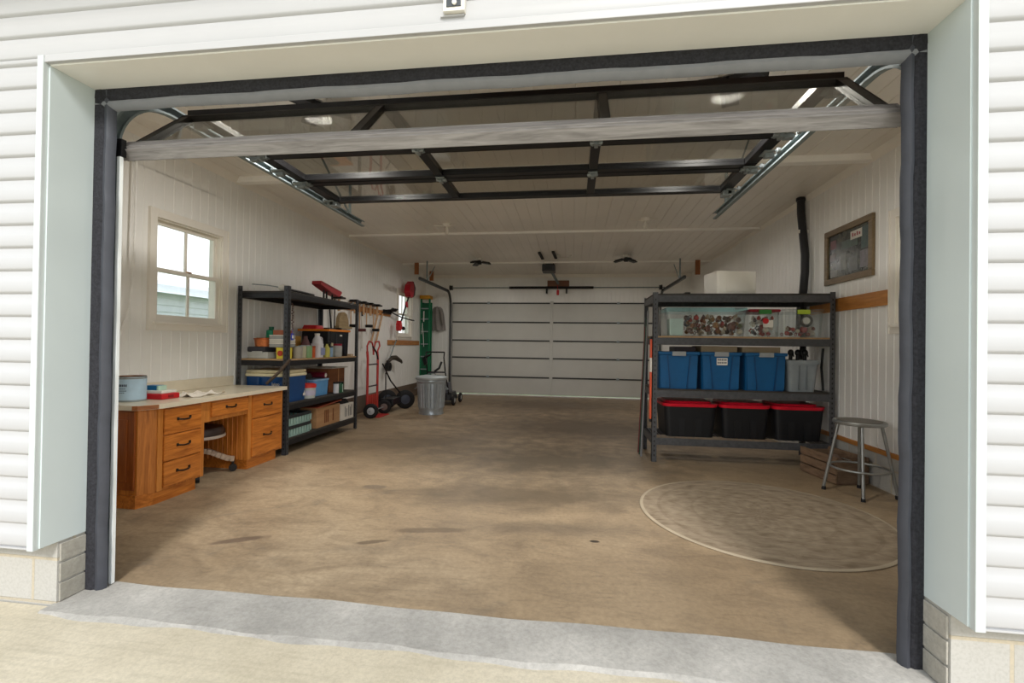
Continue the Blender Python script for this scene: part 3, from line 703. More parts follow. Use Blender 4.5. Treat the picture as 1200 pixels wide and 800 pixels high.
MB().lathe([(0, 0), (.19, 0), (.21, .02), (.21, .05), (.19, .08), (0, .095)], hub + Vector((0, 0, .355)), 28).build('seat', mat('dark_brown_leather', (56, 44, 40), .4), t, True)
MB().lathe([(.15, -.012), (.213, -.012), (.217, 0), (.213, .014), (.15, .0)], hub + Vector((0, 0, .355)), 28).build('seat_rim', mat('pale_seat_rim', (196, 184, 172), .35), t, True)

# things on the worktop
t = thing('paint_can', 'light blue gallon paint can at the near end of the worktop', 'paint can', (-3.36, 1.165, .7455))
c = (-3.36, 1.155, .7455); R = .094
MB().lathe([(0, 0), (R, 0), (R + .002, .006), (R, .012), (R, .175), (R + .003, .18), (R, .19)], c).build('can', M_galv, t, True)
MB().lathe([(R + .0012, .014), (R + .0012, .172)], c).build('paper_label', mat('pale_blue_label', (176, 202, 220), .45, 0, .12, 9), t, True)
MB().lathe([(0, .182), (R - .014, .182), (R - .01, .19), (R, .193)], c).build('lid', mat('rusty_can_lid', (120, 84, 62), .5, .5, .4, 30), t, True)
hp = []
for i in range(13):
    a = math.pi * i / 12; hp.append((c[0] - .0 + (R + .006) * math.cos(a + .35), c[1] + (R + .006) * math.sin(a + .35) * .4 - .05 * 0 - R * .8 * math.sin(a), c[2] + .165 - .05 * math.sin(a)))
MB().tube(hp, .0028, 6).build('wire_handle', M_galv, t, True)
M_ink = mat('dark_label_ink', (60, 66, 84), .6)
lb = MB()
for zz, w_, h_ in ((.125, .075, .018), (.1, .05, .006), (.085, .06, .006), (.07, .04, .005)):
    k = 0
    while k < w_ / .011:
        a = math.radians(-78) + (k * .011 - w_ / 2) / R
        p0 = Vector((c[0] + (R + .002) * math.cos(a), c[1] + (R + .002) * math.sin(a), c[2] + zz)); tn = Vector((-math.sin(a), math.cos(a), 0))
        lb.bar(p0 - tn * .0036, p0 + tn * .0036, .001, h_); k += 1
lb.build('label_print', M_ink, t)
MB().box(c[0] - .05, c[0] - .03, c[1] - R * .84 - .004, c[1] - R * .84 + .006, c[2] + .03, c[2] + .065, .002).build('green_mark', mat('green_ink', (120, 190, 80), .5), t)
t = thing('red_case', 'flat red plastic case on the worktop beside the paint can', 'case', (-3.30, 1.33, .7455))
MB().box(-3.42, -3.20, 1.262, 1.43, .7455, .79, .01).build('case_body', mat('red_plastic', (196, 28, 36), .4), t)
MB().box(-3.21, -3.197, 1.32, 1.37, .757, .78, .004).build('latch', mat('dark_red', (140, 20, 28), .4), t)
tag(MB().box(-3.41, -3.215, 1.275, 1.415, .7905, .815, .006).build('white_box', M_bulb), 'flat white carton lying on the red case', 'box')
t = thing('tape_box', 'small blue and pale green box on top of the white carton', 'box', (-3.33, 1.30, .8155))
MB().box(-3.385, -3.28, 1.29, 1.37, .8155, .853, .004).build('box_body', mat('bright_blue_card', (24, 108, 160), .4), t)
MB().box(-3.279, -3.262, 1.292, 1.368, .8155, .852, .003).build('pale_end', mat('pale_green_card', (190, 220, 200), .5), t)
pp = MB(); random.seed(3)
gx, gy = 9, 13; V = [[None] * gy for _ in range(gx)]
for i in range(gx):
    for j in range(gy):
        x = -3.32 + .22 * i / (gx - 1); y = 1.45 + .36 * j / (gy - 1)
        z = .7475 + max(0, .03 * math.sin(i * 1.3 + j * .9) * math.sin(j * .7 + 1) + .006 * random.random()); V[i][j] = pp.bm.verts.new((x + .02 * math.sin(j * .8), y, z))
for i in range(gx - 1):
    for j in range(gy - 1): pp.bm.faces.new((V[i][j], V[i + 1][j], V[i + 1][j + 1], V[i][j + 1]))
tag(pp.build('paper_cloth', mat('white_rag', (236, 228, 216), .7), None, True), 'crumpled white rag spread on the worktop right of the red case', 'cloth')

# ---------------------------------------------------------------- steel racks
M_post = mat('slate_hammered_steel', (70, 72, 77), .38, .4, .2, 30)
M_rack = mat('charcoal_hammered_steel', (36, 36, 39), .42, .35, .18, 30)
M_rackl = mat('grey_hammered_steel', (82, 83, 86), .45, .3, .2, 34)
M_chip = wood('raw_chipboard_shelf', (150, 118, 82), (188, 156, 116), 'x', 2, .7)
M_dkb = mat('dark_hardboard_shelf', (58, 54, 50), .7, 0, .2, 20)
M_wire = mat('bright_wire', (120, 120, 118), .35, .6)
def rack(label, x0, x1, y0, y1, zt, shelves, bh, m_post, m_beam, deck='board', wirey=False):
    t = thing('storage_rack', label, 'shelving rack', ((x0 + x1) / 2, (y0 + y1) / 2, 0))
    pw = .05
    for x, sx in ((x0, 1), (x1, -1)):
        for y, sy in ((y0, 1), (y1, -1)):
            q = MB()
            q.box(min(x, x + sx * .005), max(x, x + sx * .005), min(y, y + sy * pw), max(y, y + sy * pw), 0, zt, .001)
            q.box(min(x, x + sx * pw), max(x, x + sx * pw), min(y, y + sy * .005), max(y, y + sy * .005), 0, zt, .001)
            pst = q.build('post', m_post, t)
            hl = MB(); z = .06
            while z < zt - .04:
                a = x + sx * .025; hl.box(a - .006, a + .006, y - sy * .0006 - .0004, y - sy * .0006 + .0004, z, z + .02)
                b = y + sy * .025; hl.box(x - sx * .0006 - .0004, x - sx * .0006 + .0004, b - .006, b + .006, z, z + .02); z += .05
            hl.build('slots', M_black, pst)
    for z in shelves:
        bd_ = deck == 'board' and .9 < z < 1.2
        f = MB()
        for y, sy in ((y0, 1), (y1, -1)): f.box(x0 + .006, x1 - .006, min(y + sy * .006, y + sy * .03), max(y + sy * .006, y + sy * .03), z - bh, z - .0165, .003)
        for x, sx in ((x0, 1), (x1, -1)): f.box(min(x + sx * .006, x + sx * .03), max(x + sx * .006, x + sx * .03), y0 + .03, y1 - .03, z - bh, z - .0165, .003)
        sh = f.build('shelf_frame', m_beam, t)
        if deck == 'board' or (wirey and z > .4): MB().box(x0 + .0065, x1 - .0065, y0 + .0065, y1 - .0065, z - .016, z, .002).build('shelf_board', M_chip if bd_ or (wirey and 1.3 < z < 1.4) else M_dkb, sh)
        else:
            w = MB(); n = 26
            for i in range(n + 1):
                if x1 - x0 > y1 - y0: xx = x0 + .04 + (x1 - x0 - .08) * i / n; w.cyl((xx, y0 + .02, z - .006), (xx, y1 - .02, z - .006), .003, seg=6)
                else: yy = y0 + .04 + (y1 - y0 - .08) * i / n; w.cyl((x0 + .02, yy, z - .006), (x1 - .02, yy, z - .006), .003, seg=6)
            w.build('wire_deck', M_wire, sh)
    return t
LRX0, LRX1, LRY0, LRY1 = -3.62, -3.03, 2.60, 4.24
rack('dark steel four-shelf rack against the left wall beyond the desk', LRX0, LRX1, LRY0, LRY1, 1.82, (.17, .55, 1.03, 1.765), .075, M_post, M_rack)
RRX0, RRX1, RRY0, RRY1 = .845, 2.635, 3.07, 3.70
rack('grey steel four-shelf rack against the right wall holding storage totes', RRX0, RRX1, RRY0, RRY1, 1.80, (.27, .775, 1.335, 1.785), .09, M_rackl, M_rackl, 'wire', True)

# ---------------------------------------------------------------- left rack: things on the shelves
def bxt(name, lab, cat, x0, x1, y0, y1, z0, z1, m, bev=.004, group=None, rz=0):
    mb = MB().box(x0, x1, y0, y1, z0, z1, bev)
    if rz: mb.rotate(((x0 + x1) / 2, (y0 + y1) / 2, 0), rz)
    return tag(mb.build(name, m), lab, cat, group)
def jar(name, lab, cat, x, y, z, r, h, m, mlid, lidh=.02, group=None, neck=None, lidname='lid'):
    t = thing(name, lab, cat, (x, y, z), group)
    nk = neck or r * .95
    MB().lathe([(0, 0), (r * .96, 0), (r, .006), (r, h * .86), (nk, h), (0, h)], (x, y, z), 24).build('body', m, t, True)
    MB().lathe([(0, h), (nk + .004, h), (nk + .004, h + lidh), (0, h + lidh + .002)], (x, y, z), 24).build(lidname, mlid, t, True)
    return t
C = lambda n, rgb, r=.45, **k: mat(n, rgb, r, **k)
M_card = wood('brown_cardboard', (150, 110, 72), (172, 132, 92), 'y', .3, .8)
M_cardd = wood('dark_brown_carton', (112, 66, 36), (140, 88, 52), 'y', .4, .8)
Z1, Z2, Z3, Z4 = .171, .551, 1.031, 1.766
# top shelf
t = thing('red_scoop', 'red plastic scoop tilted on stubby black legs on top of the left rack', 'red tool', (-3.36, 3.98, Z4))
MB().prism([(3.70, 1.985), (3.71, 2.03), (3.98, 1.985), (4.27, 1.935), (4.20, 1.87), (3.98, 1.905)], 'x', -3.43, -3.30).build('body', C('faded_red_plastic', (160, 34, 40)), t)
MB().bar((-3.43, 3.72, 2.02), (-3.43, 4.24, 1.94), .012, .012).bar((-3.30, 3.72, 2.02), (-3.30, 4.24, 1.94), .012, .012).build('edge', C('dark_red', (140, 20, 28)), t)
for y, z in ((3.88, 1.925), (3.95, 1.915), (4.10, 1.895)): MB().cyl((-3.36, y, Z4 + .012), (-3.36, y, z), .014, .012, 10).build('leg', M_black, t)
t = thing('tarp', 'crumpled silvery tarp spread on top of the left rack under the red scoop', 'tarp', (-3.33, 3.92, Z4))
random.seed(11); tp = MB(); V = []
for i in range(9):
    V.append([tp.bm.verts.new((-3.52 + .42 * i / 8, 3.62 + .58 * j / 16, Z4 + .0025 + max(0, .009 * math.sin(i * 2.1 + j * 1.3)) )) for j in range(17)])
for i in range(8):
    for j in range(16): tp.bm.faces.new((V[i][j], V[i + 1][j], V[i + 1][j + 1], V[i][j + 1]))
tp.build('sheet', C('silver_tarp', (176, 178, 172), .4), t, True)
t = thing('watering_wand', 'white sprayer head with thin grey lance on top of the left rack', 'sprayer', (-3.15, 2.74, Z4))
MB().ball((-3.17, 2.72, Z4 + .045), .045, (1.2, 1.0, .9)).build('head', C('white_plastic', (226, 222, 214)), t, True)
MB().tube([(-3.20, 2.72, Z4 + .05), (-3.34, 2.69, Z4 + .07), (-3.5, 2.66, Z4 + .08)], .006).build('lance', M_galv, t, True)
MB().tube([(-3.13, 2.74, Z4 + .03), (-3.08, 2.95, Z4 + .02), (-3.1, 3.2, Z4 + .016)], .013).build('hose', M_black, t, True)
# third shelf
M_lg = C('pale_grey_plastic', (178, 180, 176))
t = thing('tool_case', 'grey tool case with a dark lid at the near end of the middle shelf', 'tool case', (-3.40, 2.72, Z3))
MB().box(-3.53, -3.29, 2.645, 2.83, Z3, Z3 + .07, .008).build('case_body', M_lg, t)
MB().box(-3.535, -3.32, 2.64, 2.835, Z3 + .0701, Z3 + .13, .015).build('lid', C('dark_slate_plastic', (52, 52, 60)), t)
MB().box(-3.47, -3.35, 2.632, 2.641, Z3 + .05, Z3 + .08, .003).build('latch', M_lg, t)
t = thing('copper_tin', 'copper-coloured tin with slots standing on the grey tool case', 'tin', (-3.40, 2.73, Z3 + .131))
MB().lathe([(0, 0), (.085, 0), (.095, .08), (.097, .085), (.092, .085), (.08, .01), (0, .01)], (-3.40, 2.73, Z3 + .131), 28).build('tin_body', mat('copper', (196, 116, 70), .35, .6, .2, 25), t, True)
MB().lathe([(.096, .078), (.102, .08), (.102, .09), (.094, .09)], (-3.40, 2.73, Z3 + .131), 28).build('rim', mat('copper_rim', (170, 88, 50), .35, .6), t, True)
jar('green_bottle', 'green squat bottle standing on the wire tray over the copper tin', 'bottle', -3.36, 2.80, Z3 + .228, .052, .095, C('emerald_plastic', (16, 128, 92)), C('emerald_dark', (10, 90, 66)), .03, neck=.022)
bxt('plank_tray', 'thin orange-brown board lying across the copper tin at the near end of the rack', 'board', -3.47, -3.2, 2.70, 2.86, Z3 + .2225, Z3 + .2275, M_pine, .001)
for k, (lab, m) in enumerate((('lowest flat clear box in the stack behind the near post of the left rack', C('smoky_clear_box', (150, 152, 150))), ('middle flat clear box in the stack behind the near post of the left rack', C('pale_clear_box', (196, 194, 186))), ('topmost flat clear box in the stack behind the near post of the left rack', C('smoky_clear_box', (150, 152, 150))))):
    q = thing('organiser_box', lab, 'box', (-3.21, 2.78, Z3 + .12 + k * .045), 'flat organiser boxes stacked on the middle shelf')
    z = Z3 + .125 + k * .045
    MB().box(-3.30, -3.12, 2.68, 2.88, z, z + .036, .004).build('tray', m, q); MB().box(-3.303, -3.117, 2.677, 2.883, z + .0365, z + .0445, .003).build('lid', C('white_plastic', (226, 222, 214)), q)
bxt('brown_carton', 'small rust-coloured carton on top of the flat clear box stack', 'box', -3.27, -3.14, 2.70, 2.86, Z3 + .2605, Z3 + .315, C('rust_card', (150, 84, 56)))
t = thing('yellow_tub', 'yellow tub with a printed label at the near corner of the middle shelf', 'tub', (-3.16, 2.73, Z3))
MB().taper(-3.21, -3.10, 2.665, 2.80, Z3, Z3 + .12, 1.05, .02).build('tub_body', C('yellow_plastic', (222, 206, 70)), t)
MB().cyl((-3.155, 2.655, Z3 + .06), (-3.155, 2.666, Z3 + .06), .03).build('printed_label', C('label_red', (176, 60, 40)), t)
for k, (y, x, r, h, c, ml, lab) in enumerate((
    (2.90, -3.10, .05, .13, C('grey_tin', (158, 152, 140), .4), M_galv, 'grey paint tin at the front of the middle shelf, just past the near post'),
    (3.005, -3.11, .043, .14, C('pale_olive_tin', (176, 172, 146), .35), M_galv, 'pale olive tin beside the grey paint tin on the middle shelf'),
    (3.10, -3.10, .048, .14, C('sage_green_tin', (126, 160, 112), .3), M_galv, 'sage green tin next to the orange tub on the middle shelf'))):
    jar('paint_tin', lab, 'tin', x, y, Z3, r, h, c, ml, .008, 'small tins along the middle shelf')
jar('orange_tub', 'orange plastic tub between the green tin and the white spray bottle', 'tub', -3.12, 3.205, Z3, .045, .12, C('orange_plastic', (196, 92, 48)), C('orange_dark', (160, 70, 36)))
t = thing('spray_bottle', 'tall white jug with a handle in front of the black tote on the middle shelf', 'jug', (-3.12, 3.36, Z3))
MB().taper(-3.19, -3.065, 3.29, 3.40, Z3, Z3 + .17, 1.0, .025).build('jug_body', C('white_jug', (222, 222, 226)), t)
MB().lathe([(.06, 0), (.05, .05), (.03, .085), (.026, .1), (0, .1)], (-3.13, 3.345, Z3 + .17), 20).build('shoulder', C('white_jug', (222, 222, 226)), t, True)
MB().lathe([(0, .1), (.032, .1), (.032, .125), (0, .125)], (-3.13, 3.345, Z3 + .17), 16).build('cap', C('white_plastic', (226, 222, 214)), t, True)
MB().tube([(-3.13, 3.42, Z3 + .15), (-3.13, 3.465, Z3 + .18), (-3.13, 3.45, Z3 + .24), (-3.13, 3.385, Z3 + .255)], .011).build('handle', C('white_jug', (222, 222, 226)), t, True)
MB().box(-3.0605, -3.055, 3.315, 3.405, Z3 + .03, Z3 + .12, .002).build('printed_label', C('label_blue_grey', (140, 150, 190)), t)
t = thing('trigger_bottle', 'yellow and olive trigger spray bottle beside the white jug', 'spray bottle', (-3.065, 3.462, Z3))
MB().lathe([(0, 0), (.034, 0), (.036, .01), (.036, .11), (.014, .15), (.013, .165), (0, .165)], (-3.065, 3.462, Z3), 18).build('bottle', C('olive_label_bottle', (196, 190, 96)), t, True)
MB().box(-3.085, -3.045, 3.445, 3.53, Z3 + .166, Z3 + .20, .008).bar((-3.065, 3.51, Z3 + .17), (-3.065, 3.53, Z3 + .13), .01, .012).build('trigger', M_black, t)
jar('blue_tub', 'pale blue tub with lid before the black tote on the middle shelf', 'tub', -3.095, 3.575, Z3, .040, .12, C('powder_blue', (140, 170, 206)), C('dark_blue_grey', (70, 76, 92)))
t = thing('clear_jug', 'clear ribbed jug with a crimson lid beside the pale blue tub', 'jug', (-3.068, 3.73, Z3))
MB().lathe([(0, 0), (.05, 0), (.055, .01), (.058, .13), (.052, .145), (0, .145)], (-3.068, 3.73, Z3), 36, lambda a, z: 1 + .02 * math.cos(14 * a)).build('jug_body', C('frosted_clear', (176, 178, 176), .25), t, True)
MB().lathe([(0, .145), (.056, .145), (.056, .17), (0, .172)], (-3.068, 3.73, Z3), 24).build('lid', C('crimson_plastic', (146, 26, 52)), t, True)
jar('pump_bottle', 'slim grey bottle with a cream nozzle between the blue tub and the ribbed jug', 'bottle', -3.10, 3.645, Z3, .026, .14, C('grey_green_bottle', (150, 160, 150)), C('cream_plastic', (222, 212, 176)), .04, neck=.012)
t = thing('storage_tote', 'black tote with an orange lid standing on the middle shelf of the left rack', 'tote', (-3.36, 3.84, Z3))
MB().taper(-3.52, -3.135, 3.645, 4.155, Z3, Z3 + .33, 1.035, .03).build('tub', C('black_tote', (26, 27, 32), .4), t)
MB().box(-3.56, -3.115, 3.60, 4.18, Z3 + .3305, Z3 + .36, .012).build('lid', C('orange_lid', (240, 140, 40)), t)
for y in (3.80, 4.03): MB().box(-3.133, -3.122, y - .012, y + .012, Z3 + .02, Z3 + .30, .004).build('rib', C('black_rib', (40, 44, 52), .35), t)
MB().box(-3.134, -3.127, 3.90, 3.96, Z3 + .27, Z3 + .292, .001).build('sticker', C('white_plastic', (226, 222, 214)), t)
t = thing('drill_bag', 'folded red and black bag lying on the orange lid of the black tote', 'bag', (-3.42, 3.78, Z3 + .361))
MB().taper(-3.52, -3.30, 3.62, 3.82, Z3 + .361, Z3 + .41, .85, .03).build('red_part', C('red_plastic', (196, 28, 36), .4), t)
MB().taper(-3.50, -3.26, 3.83, 4.08, Z3 + .361, Z3 + .385, .9, .03).build('black_part', C('black_cloth', (30, 28, 30), .8), t)
bxt('mustard_carton', 'mustard and brown carton standing at the back of the middle shelf', 'box', -3.52, -3.34, 3.08, 3.34, Z3, Z3 + .26, wood('mustard_card', (140, 96, 30), (186, 140, 52), 'y', 1, .7))
t = thing('round_jar', 'dull red and grey bottle behind the orange tub on the middle shelf', 'bottle', (-3.28, 3.34, Z3))
MB().lathe([(0, 0), (.05, 0), (.05, .17), (.025, .23), (.02, .26), (0, .26)], (-3.28, 3.34, Z3), 20).build('bottle', C('dull_red_bottle', (120, 84, 84)), t, True)
bxt('chip_block', 'small pale wooden block at the far front of the middle shelf', 'block', -3.105, -3.05, 4.06, 4.14, Z3, Z3 + .03, C('pale_wood_block', (190, 168, 140)))
t = thing('key_lanyard', 'beaded lanyard with a blue tag hanging from the near post of the left rack', 'lanyard', (-3.02, 2.665, 1.28))
bd = MB()
for i in range(16): bd.ball((-3.017 + .004 * math.sin(i * 2), 2.662 + .006 * math.cos(i * 3.1), 1.36 + i * .018), .009, seg=6)
bd.build('beads', C('brown_beads', (88, 62, 54), .4), t, True)
MB().box(-3.022, -3.012, 2.64, 2.685, 1.235, 1.31, .008).tube([(-3.017, 2.662, 1.31), (-3.017, 2.662, 1.365)], .002).build('tag', C('cobalt_tag', (52, 66, 170)), t)
MB().box(-3.0118, -3.0105, 2.65, 2.675, 1.255, 1.29, .001).build('tag_print', C('white_plastic', (226, 222, 214)), t)
# second shelf
t = thing('cooler', 'blue cooler with a cream lid on the second shelf of the left rack', 'cooler', (-3.32, 2.86, Z2))
MB().taper(-3.56, -3.09, 2.672, 3.05, Z2, Z2 + .28, 1.03, .03).build('cooler_body', C('cooler_blue', (18, 66, 120), .35), t)
ld = MB().box(-3.57, -3.08, 2.664, 3.058, Z2 + .281, Z2 + .315, .01).box(-3.565, -3.085, 2.668, 3.054, Z2 + .318, Z2 + .355, .014).build('lid', C('cream_plastic', (222, 212, 176)), t)
text('Igloo', .046, C('white_plastic', (226, 222, 214)), t, (-3.20, 2.658, Z2 + .20), ROT_FRONT)
MB().prism([(2.98, Z2 + .05), (3.03, Z2 + .05), (3.028, Z2 + .075), (3.012, Z2 + .07), (3.006, Z2 + .11), (2.997, Z2 + .075), (2.984, Z2 + .08)], 'x', -3.080, -3.0775).build('emblem', C('white_plastic', (226, 222, 214)), t)
MB().bar((-3.40, 2.652, Z2 + .20), (-3.40, 2.66, Z2 + .27), .03, .02).build('latch', C('cooler_blue', (18, 66, 120), .35), t)
tag(MB().tube([(-2.985, 2.583, 1.03), (-3.10, 2.583, .90), (-3.25, 2.58, .747 + .018)], .017, 8).build('metal_pole', mat('brown_grey_pole', (96, 84, 76), .4, .4)), 'thin brown-grey pole leaning from the worktop against the near post', 'pole')
t = thing('solvent_pail', 'translucent pail with a red lid on the second shelf beside the blue cooler', 'pail', (-3.10, 3.17, Z2))
MB().lathe([(0, 0), (.072, 0), (.08, .11), (.08, .125), (0, .125)], (-3.125, 3.17, Z2), 28).build('pail_body', C('cloudy_clear', (186, 190, 186), .3), t, True)
MB().lathe([(0, .125), (.086, .125), (.086, .165), (.06, .175), (0, .175)], (-3.125, 3.17, Z2), 28).build('lid', C('bright_red_lid', (206, 52, 44)), t, True)
MB().lathe([(.0785, .035), (.082, .095)], (-3.125, 3.17, Z2), 28).build('label_band', C('pale_lilac_label', (190, 184, 204)), t, True)
t = thing('blue_bin', 'light blue translucent bin on the second shelf between the pail and the brown carton', 'bin', (-3.29, 3.47, Z2))
MB().taper(-3.46, -3.13, 3.31, 3.62, Z2, Z2 + .185, 1.05, .03).build('bin_body', C('light_blue_bin', (92, 152, 204), .3), t)
MB().taper(-3.475, -3.115, 3.297, 3.633, Z2 + .186, Z2 + .205, 1.01, .03).build('rim', C('pale_blue_rim', (140, 180, 216), .3), t)
t = thing('cable_bundle', 'coil of dark grey cable lying on the light blue bin', 'cable', (-3.3, 3.40, Z2 + .21))
for k in range(4):
    MB().tube([(-3.33 + (.085 - k * .008) * math.cos(a * .3), 3.42 + (.085 - k * .008) * math.sin(a * .3), Z2 + .217 + k * .017) for a in range(21)], .009, 8, True).build('cable_loop', C('dark_cable', (66, 64, 60), .6), t, True)
t = thing('red_can', 'dark red can with a white oval label lying on the light blue bin', 'can', (-3.2, 3.56, Z2 + .206))
MB().cyl((-3.42, 3.575, Z2 + .246), (-3.14, 3.575, Z2 + .246), .038).build('can', C('maroon_can', (116, 30, 48), .35), t, True)
MB().cyl((-3.1395, 3.575, Z2 + .246), (-3.137, 3.575, Z2 + .246), .026).build('oval_label', C('white_plastic', (226, 222, 214)), t, True)
t = thing('brown_carton', 'large brown carton with flaps at the far end of the second shelf', 'box', (-3.33, 3.98, Z2))
MB().box(-3.52, -3.20, 3.76, 4.18, Z2, Z2 + .315, .004).build('carton', M_cardd, t)
MB().box(-3.1995, -3.197, 4.0, 4.02, Z2, Z2 + .315, .0005).build('tape', C('tan_tape', (176, 122, 72)), t)
MB().box(-3.53, -3.15, 3.755, 4.185, Z2 + .318, Z2 + .33, .003).build('flap', C('white_card', (206, 200, 190)), t)
jar('white_bottle', 'white labelled bottle at the front of the second shelf, beside the green can', 'bottle', -3.085, 3.74, Z2, .035, .125, C('white_jug', (222, 222, 226)), M_black, .02)
t = jar('green_can', 'dark green can with a silver stripe at the front of the second shelf', 'can', -3.085, 3.85, Z2, .042, .125, C('deep_green_can', (28, 92, 60), .3), M_black, .018)
MB().bar((-3.0445, 3.835, Z2 + .01), (-3.0445, 3.835, Z2 + .11), .003, .012, (1, 0, 0)).build('stripe', C('pale_stripe', (206, 222, 210)), t)
# bottom shelf
for k, lab in enumerate(('lower pale teal crate at the near end of the bottom shelf', 'upper pale teal crate stacked at the near end of the bottom shelf')):
    q = thing('plastic_crate', lab, 'crate', (-3.28, 2.87, Z1 + k * .125), 'teal crates on the bottom shelf'); z = Z1 + k * .121
    m = MB(); m.box(-3.52, -3.06, 2.67, 3.10, z, z + .012, .002)
    for j in range(9):
        y = 2.675 + j * .0525; m.box(-3.065, -3.055, y, y + .035, z + .012, z + .085, .003); m.box(-3.525, -3.515, y, y + .035, z + .012, z + .085, .003)
    for j in range(9):
        x = -3.51 + j * .05; m.box(x, x + .034, 2.667, 2.675, z + .012, z + .085, .003); m.box(x, x + .034, 3.095, 3.103, z + .012, z + .085, .003)
    m.build('slatted_body', C('pale_teal_plastic', (146, 176, 168)), q)
    MB().box(-3.53, -3.05, 2.66, 2.676, z + .085, z + .12, .004).box(-3.53, -3.05, 3.094, 3.11, z + .085, z + .12, .004).box(-3.53, -3.514, 2.676, 3.094, z + .085, z + .12, .004).box(-3.066, -3.05, 2.676, 3.094, z + .085, z + .12, .004).build('rim', C('dark_crate_rim', (36, 42, 46)), q)
t = thing('shop_hose', 'black bundled hose lying on the teal crates under the cooler shelf', 'hose', (-3.22, 3.0, Z1 + .245))
for k in range(3): MB().tube([(-3.22 + .085 * math.cos(a * .3142), 2.98 + .085 * math.sin(a * .3142), Z1 + .265 + k * .02 + .004 * math.sin(a)) for a in range(20)], .013, 8, True).build('hose_loop', M_black, t, True)
t = thing('cardboard_box', 'brown cardboard box with printed side on the bottom shelf of the left rack', 'box', (-3.25, 3.57, Z1))
MB().box(-3.42, -3.06, 3.25, 3.80, Z1, Z1 + .245, .004).build('carton', M_card, t)
for y in (3.42, 3.46, 3.50, 3.62): MB().box(-3.0597, -3.0585, y, y + .025, Z1 + .04, Z1 + .20, .0003).build('printed_band', C('brown_print', (112, 62, 30)), t)
MB().box(-3.36, -3.22, 3.2485, 3.2497, Z1 + .19, Z1 + .205, .0003).build('printed_line', C('black_print', (50, 42, 36)), t)
MB().prism([(3.24, Z1 + .246), (3.24, Z1 + .255), (3.81, Z1 + .29), (3.81, Z1 + .28)], 'x', -3.30, -3.04).build('flap', C('red_brown_card', (150, 70, 44)), t)
t = thing('white_box', 'white box with black printing at the far end of the bottom shelf', 'box', (-3.22, 4.0, Z1))
MB().box(-3.40, -3.05, 3.815, 4.17, Z1, Z1 + .215, .004).build('carton', C('white_card', (206, 200, 190)), t)
for y, h in ((3.92, .14), (3.96, .11), (4.02, .15), (4.06, .12), (4.10, .15)): MB().box(-3.0497, -3.0485, y, y + .018, Z1 + .04, Z1 + .04 + h, .0003).build('printed_mark', C('grey_print', (96, 98, 100)), t)
tag(MB().taper(-3.36, -3.08, 3.86, 4.12, Z1 + .216, Z1 + .27, .8, .04).build('cable_bag', C('black_cloth', (30, 28, 30), .8)), 'black cloth bundle on the white box of the bottom shelf', 'bag')

# ---------------------------------------------------------------- tools on the left wall
def rail(name, lab, y0, y1, z, h, m, x=XL): return tag(MB().box(x + .0005, x + .022, y0, y1, z - h / 2, z + h / 2, .003).build(name, m), lab, 'rail')
rail('tool_rail', 'upper brown wooden rail on the left wall holding clamps past the rack', 4.32, 6.85, 1.80, .095, M_pine)
rail('tool_rail', 'lower brown wooden rail on the left wall below the small far window', 6.75, 8.60, 1.235, .10, M_pine)
M_hook = C('black_clamp_iron', (30, 29, 30), .4, metal=.4)
M_hand = wood('pale_wood_handle', (176, 134, 96), (214, 176, 136), 'z', 2)
for k, (y, L, lab) in enumerate(((4.62, .44, 'bar clamp nearest the rack on the upper wall rail'), (5.14, .36, 'second bar clamp along the upper wall rail'), (5.45, .42, 'third bar clamp along the upper wall rail'), (5.72, .34, 'fourth bar clamp along the upper wall rail'), (6.0, .40, 'fifth bar clamp along the upper wall rail'))):
    t = thing('bar_clamp', lab, 'clamp', (XL + .04, y, 1.75), 'clamps on the upper wall rail')
    x = XL + .045
    MB().box(x - .006, x + .006, y - .009, y + .009, 1.86 - L, 1.90, .002).build('bar', M_hook if k in (0,) else M_hand, t)
    MB().box(x - .02, x + .12, y - .03, y + .03, 1.885, 1.925, .008).box(x - .022, x + .10, y + .03, y + .16, 1.89, 1.92, .008).build('fixed_jaw', M_hook, t)
    MB().box(x - .015, x + .11, y - .025, y + .025, 1.86 - L - .03, 1.86 - L + .02, .008).build('sliding_jaw', C('dark_red_jaw', (88, 34, 34)) if k == 2 else M_hook, t)
    MB().cyl((x + .07, y, 1.88), (x + .07, y, 1.70), .017, .02).build('handle', M_hand, t, True)
t = thing('stud_hook', 'black iron hook rack with forked arms at the far end of the upper wall rail', 'hook', (XL + .03, 6.5, 1.80))
MB().box(XL + .023, XL + .06, 6.46, 6.80, 1.79, 1.87, .006).build('plate', M_hook, t)
for y in (6.50, 6.58, 6.66, 6.74): MB().tube([(XL + .05, y, 1.85), (XL + .16, y + .02, 1.86), (XL + .20, y + .03, 1.90)], .016, 8).build('arm', M_hook, t, True)
MB().tube([(XL + .08, 6.75, 1.83), (XL + .12, 7.2, 1.76), (XL + .14, 7.6, 1.735), (XL + .15, 7.85, 1.73)], .014, 8).build('long_arm', M_hook, t, True)
for k, (y, lab) in enumerate(((6.10, 'pale wooden shaft hanging slanted on the left wall, nearer of two'), (6.30, 'pale wooden shaft hanging slanted on the left wall, farther of two'))):
    t = thing('garden_tool', lab, 'garden tool', (XL + .03, y, 1.3), 'slanted wooden shafts on the left wall')
    MB().cyl((XL + .035, y + .12, 1.78), (XL + .035, y - .16, 1.22), .016).build('shaft', M_hand, t, True)
    MB().cyl((XL + .035, y + .12, 1.78), (XL + .035, y + .13, 1.80), .018).build('ferrule', M_hook, t, True)
t = thing('garden_tool', 'white thin shaft hanging on the left wall just past the rack post', 'garden tool', (XL + .03, 5.5, 1.15))
MB().cyl((XL + .035, 5.57, 1.68), (XL + .035, 5.585, 1.12), .014).build('shaft', C('white_plastic', (226, 222, 214)), t, True)
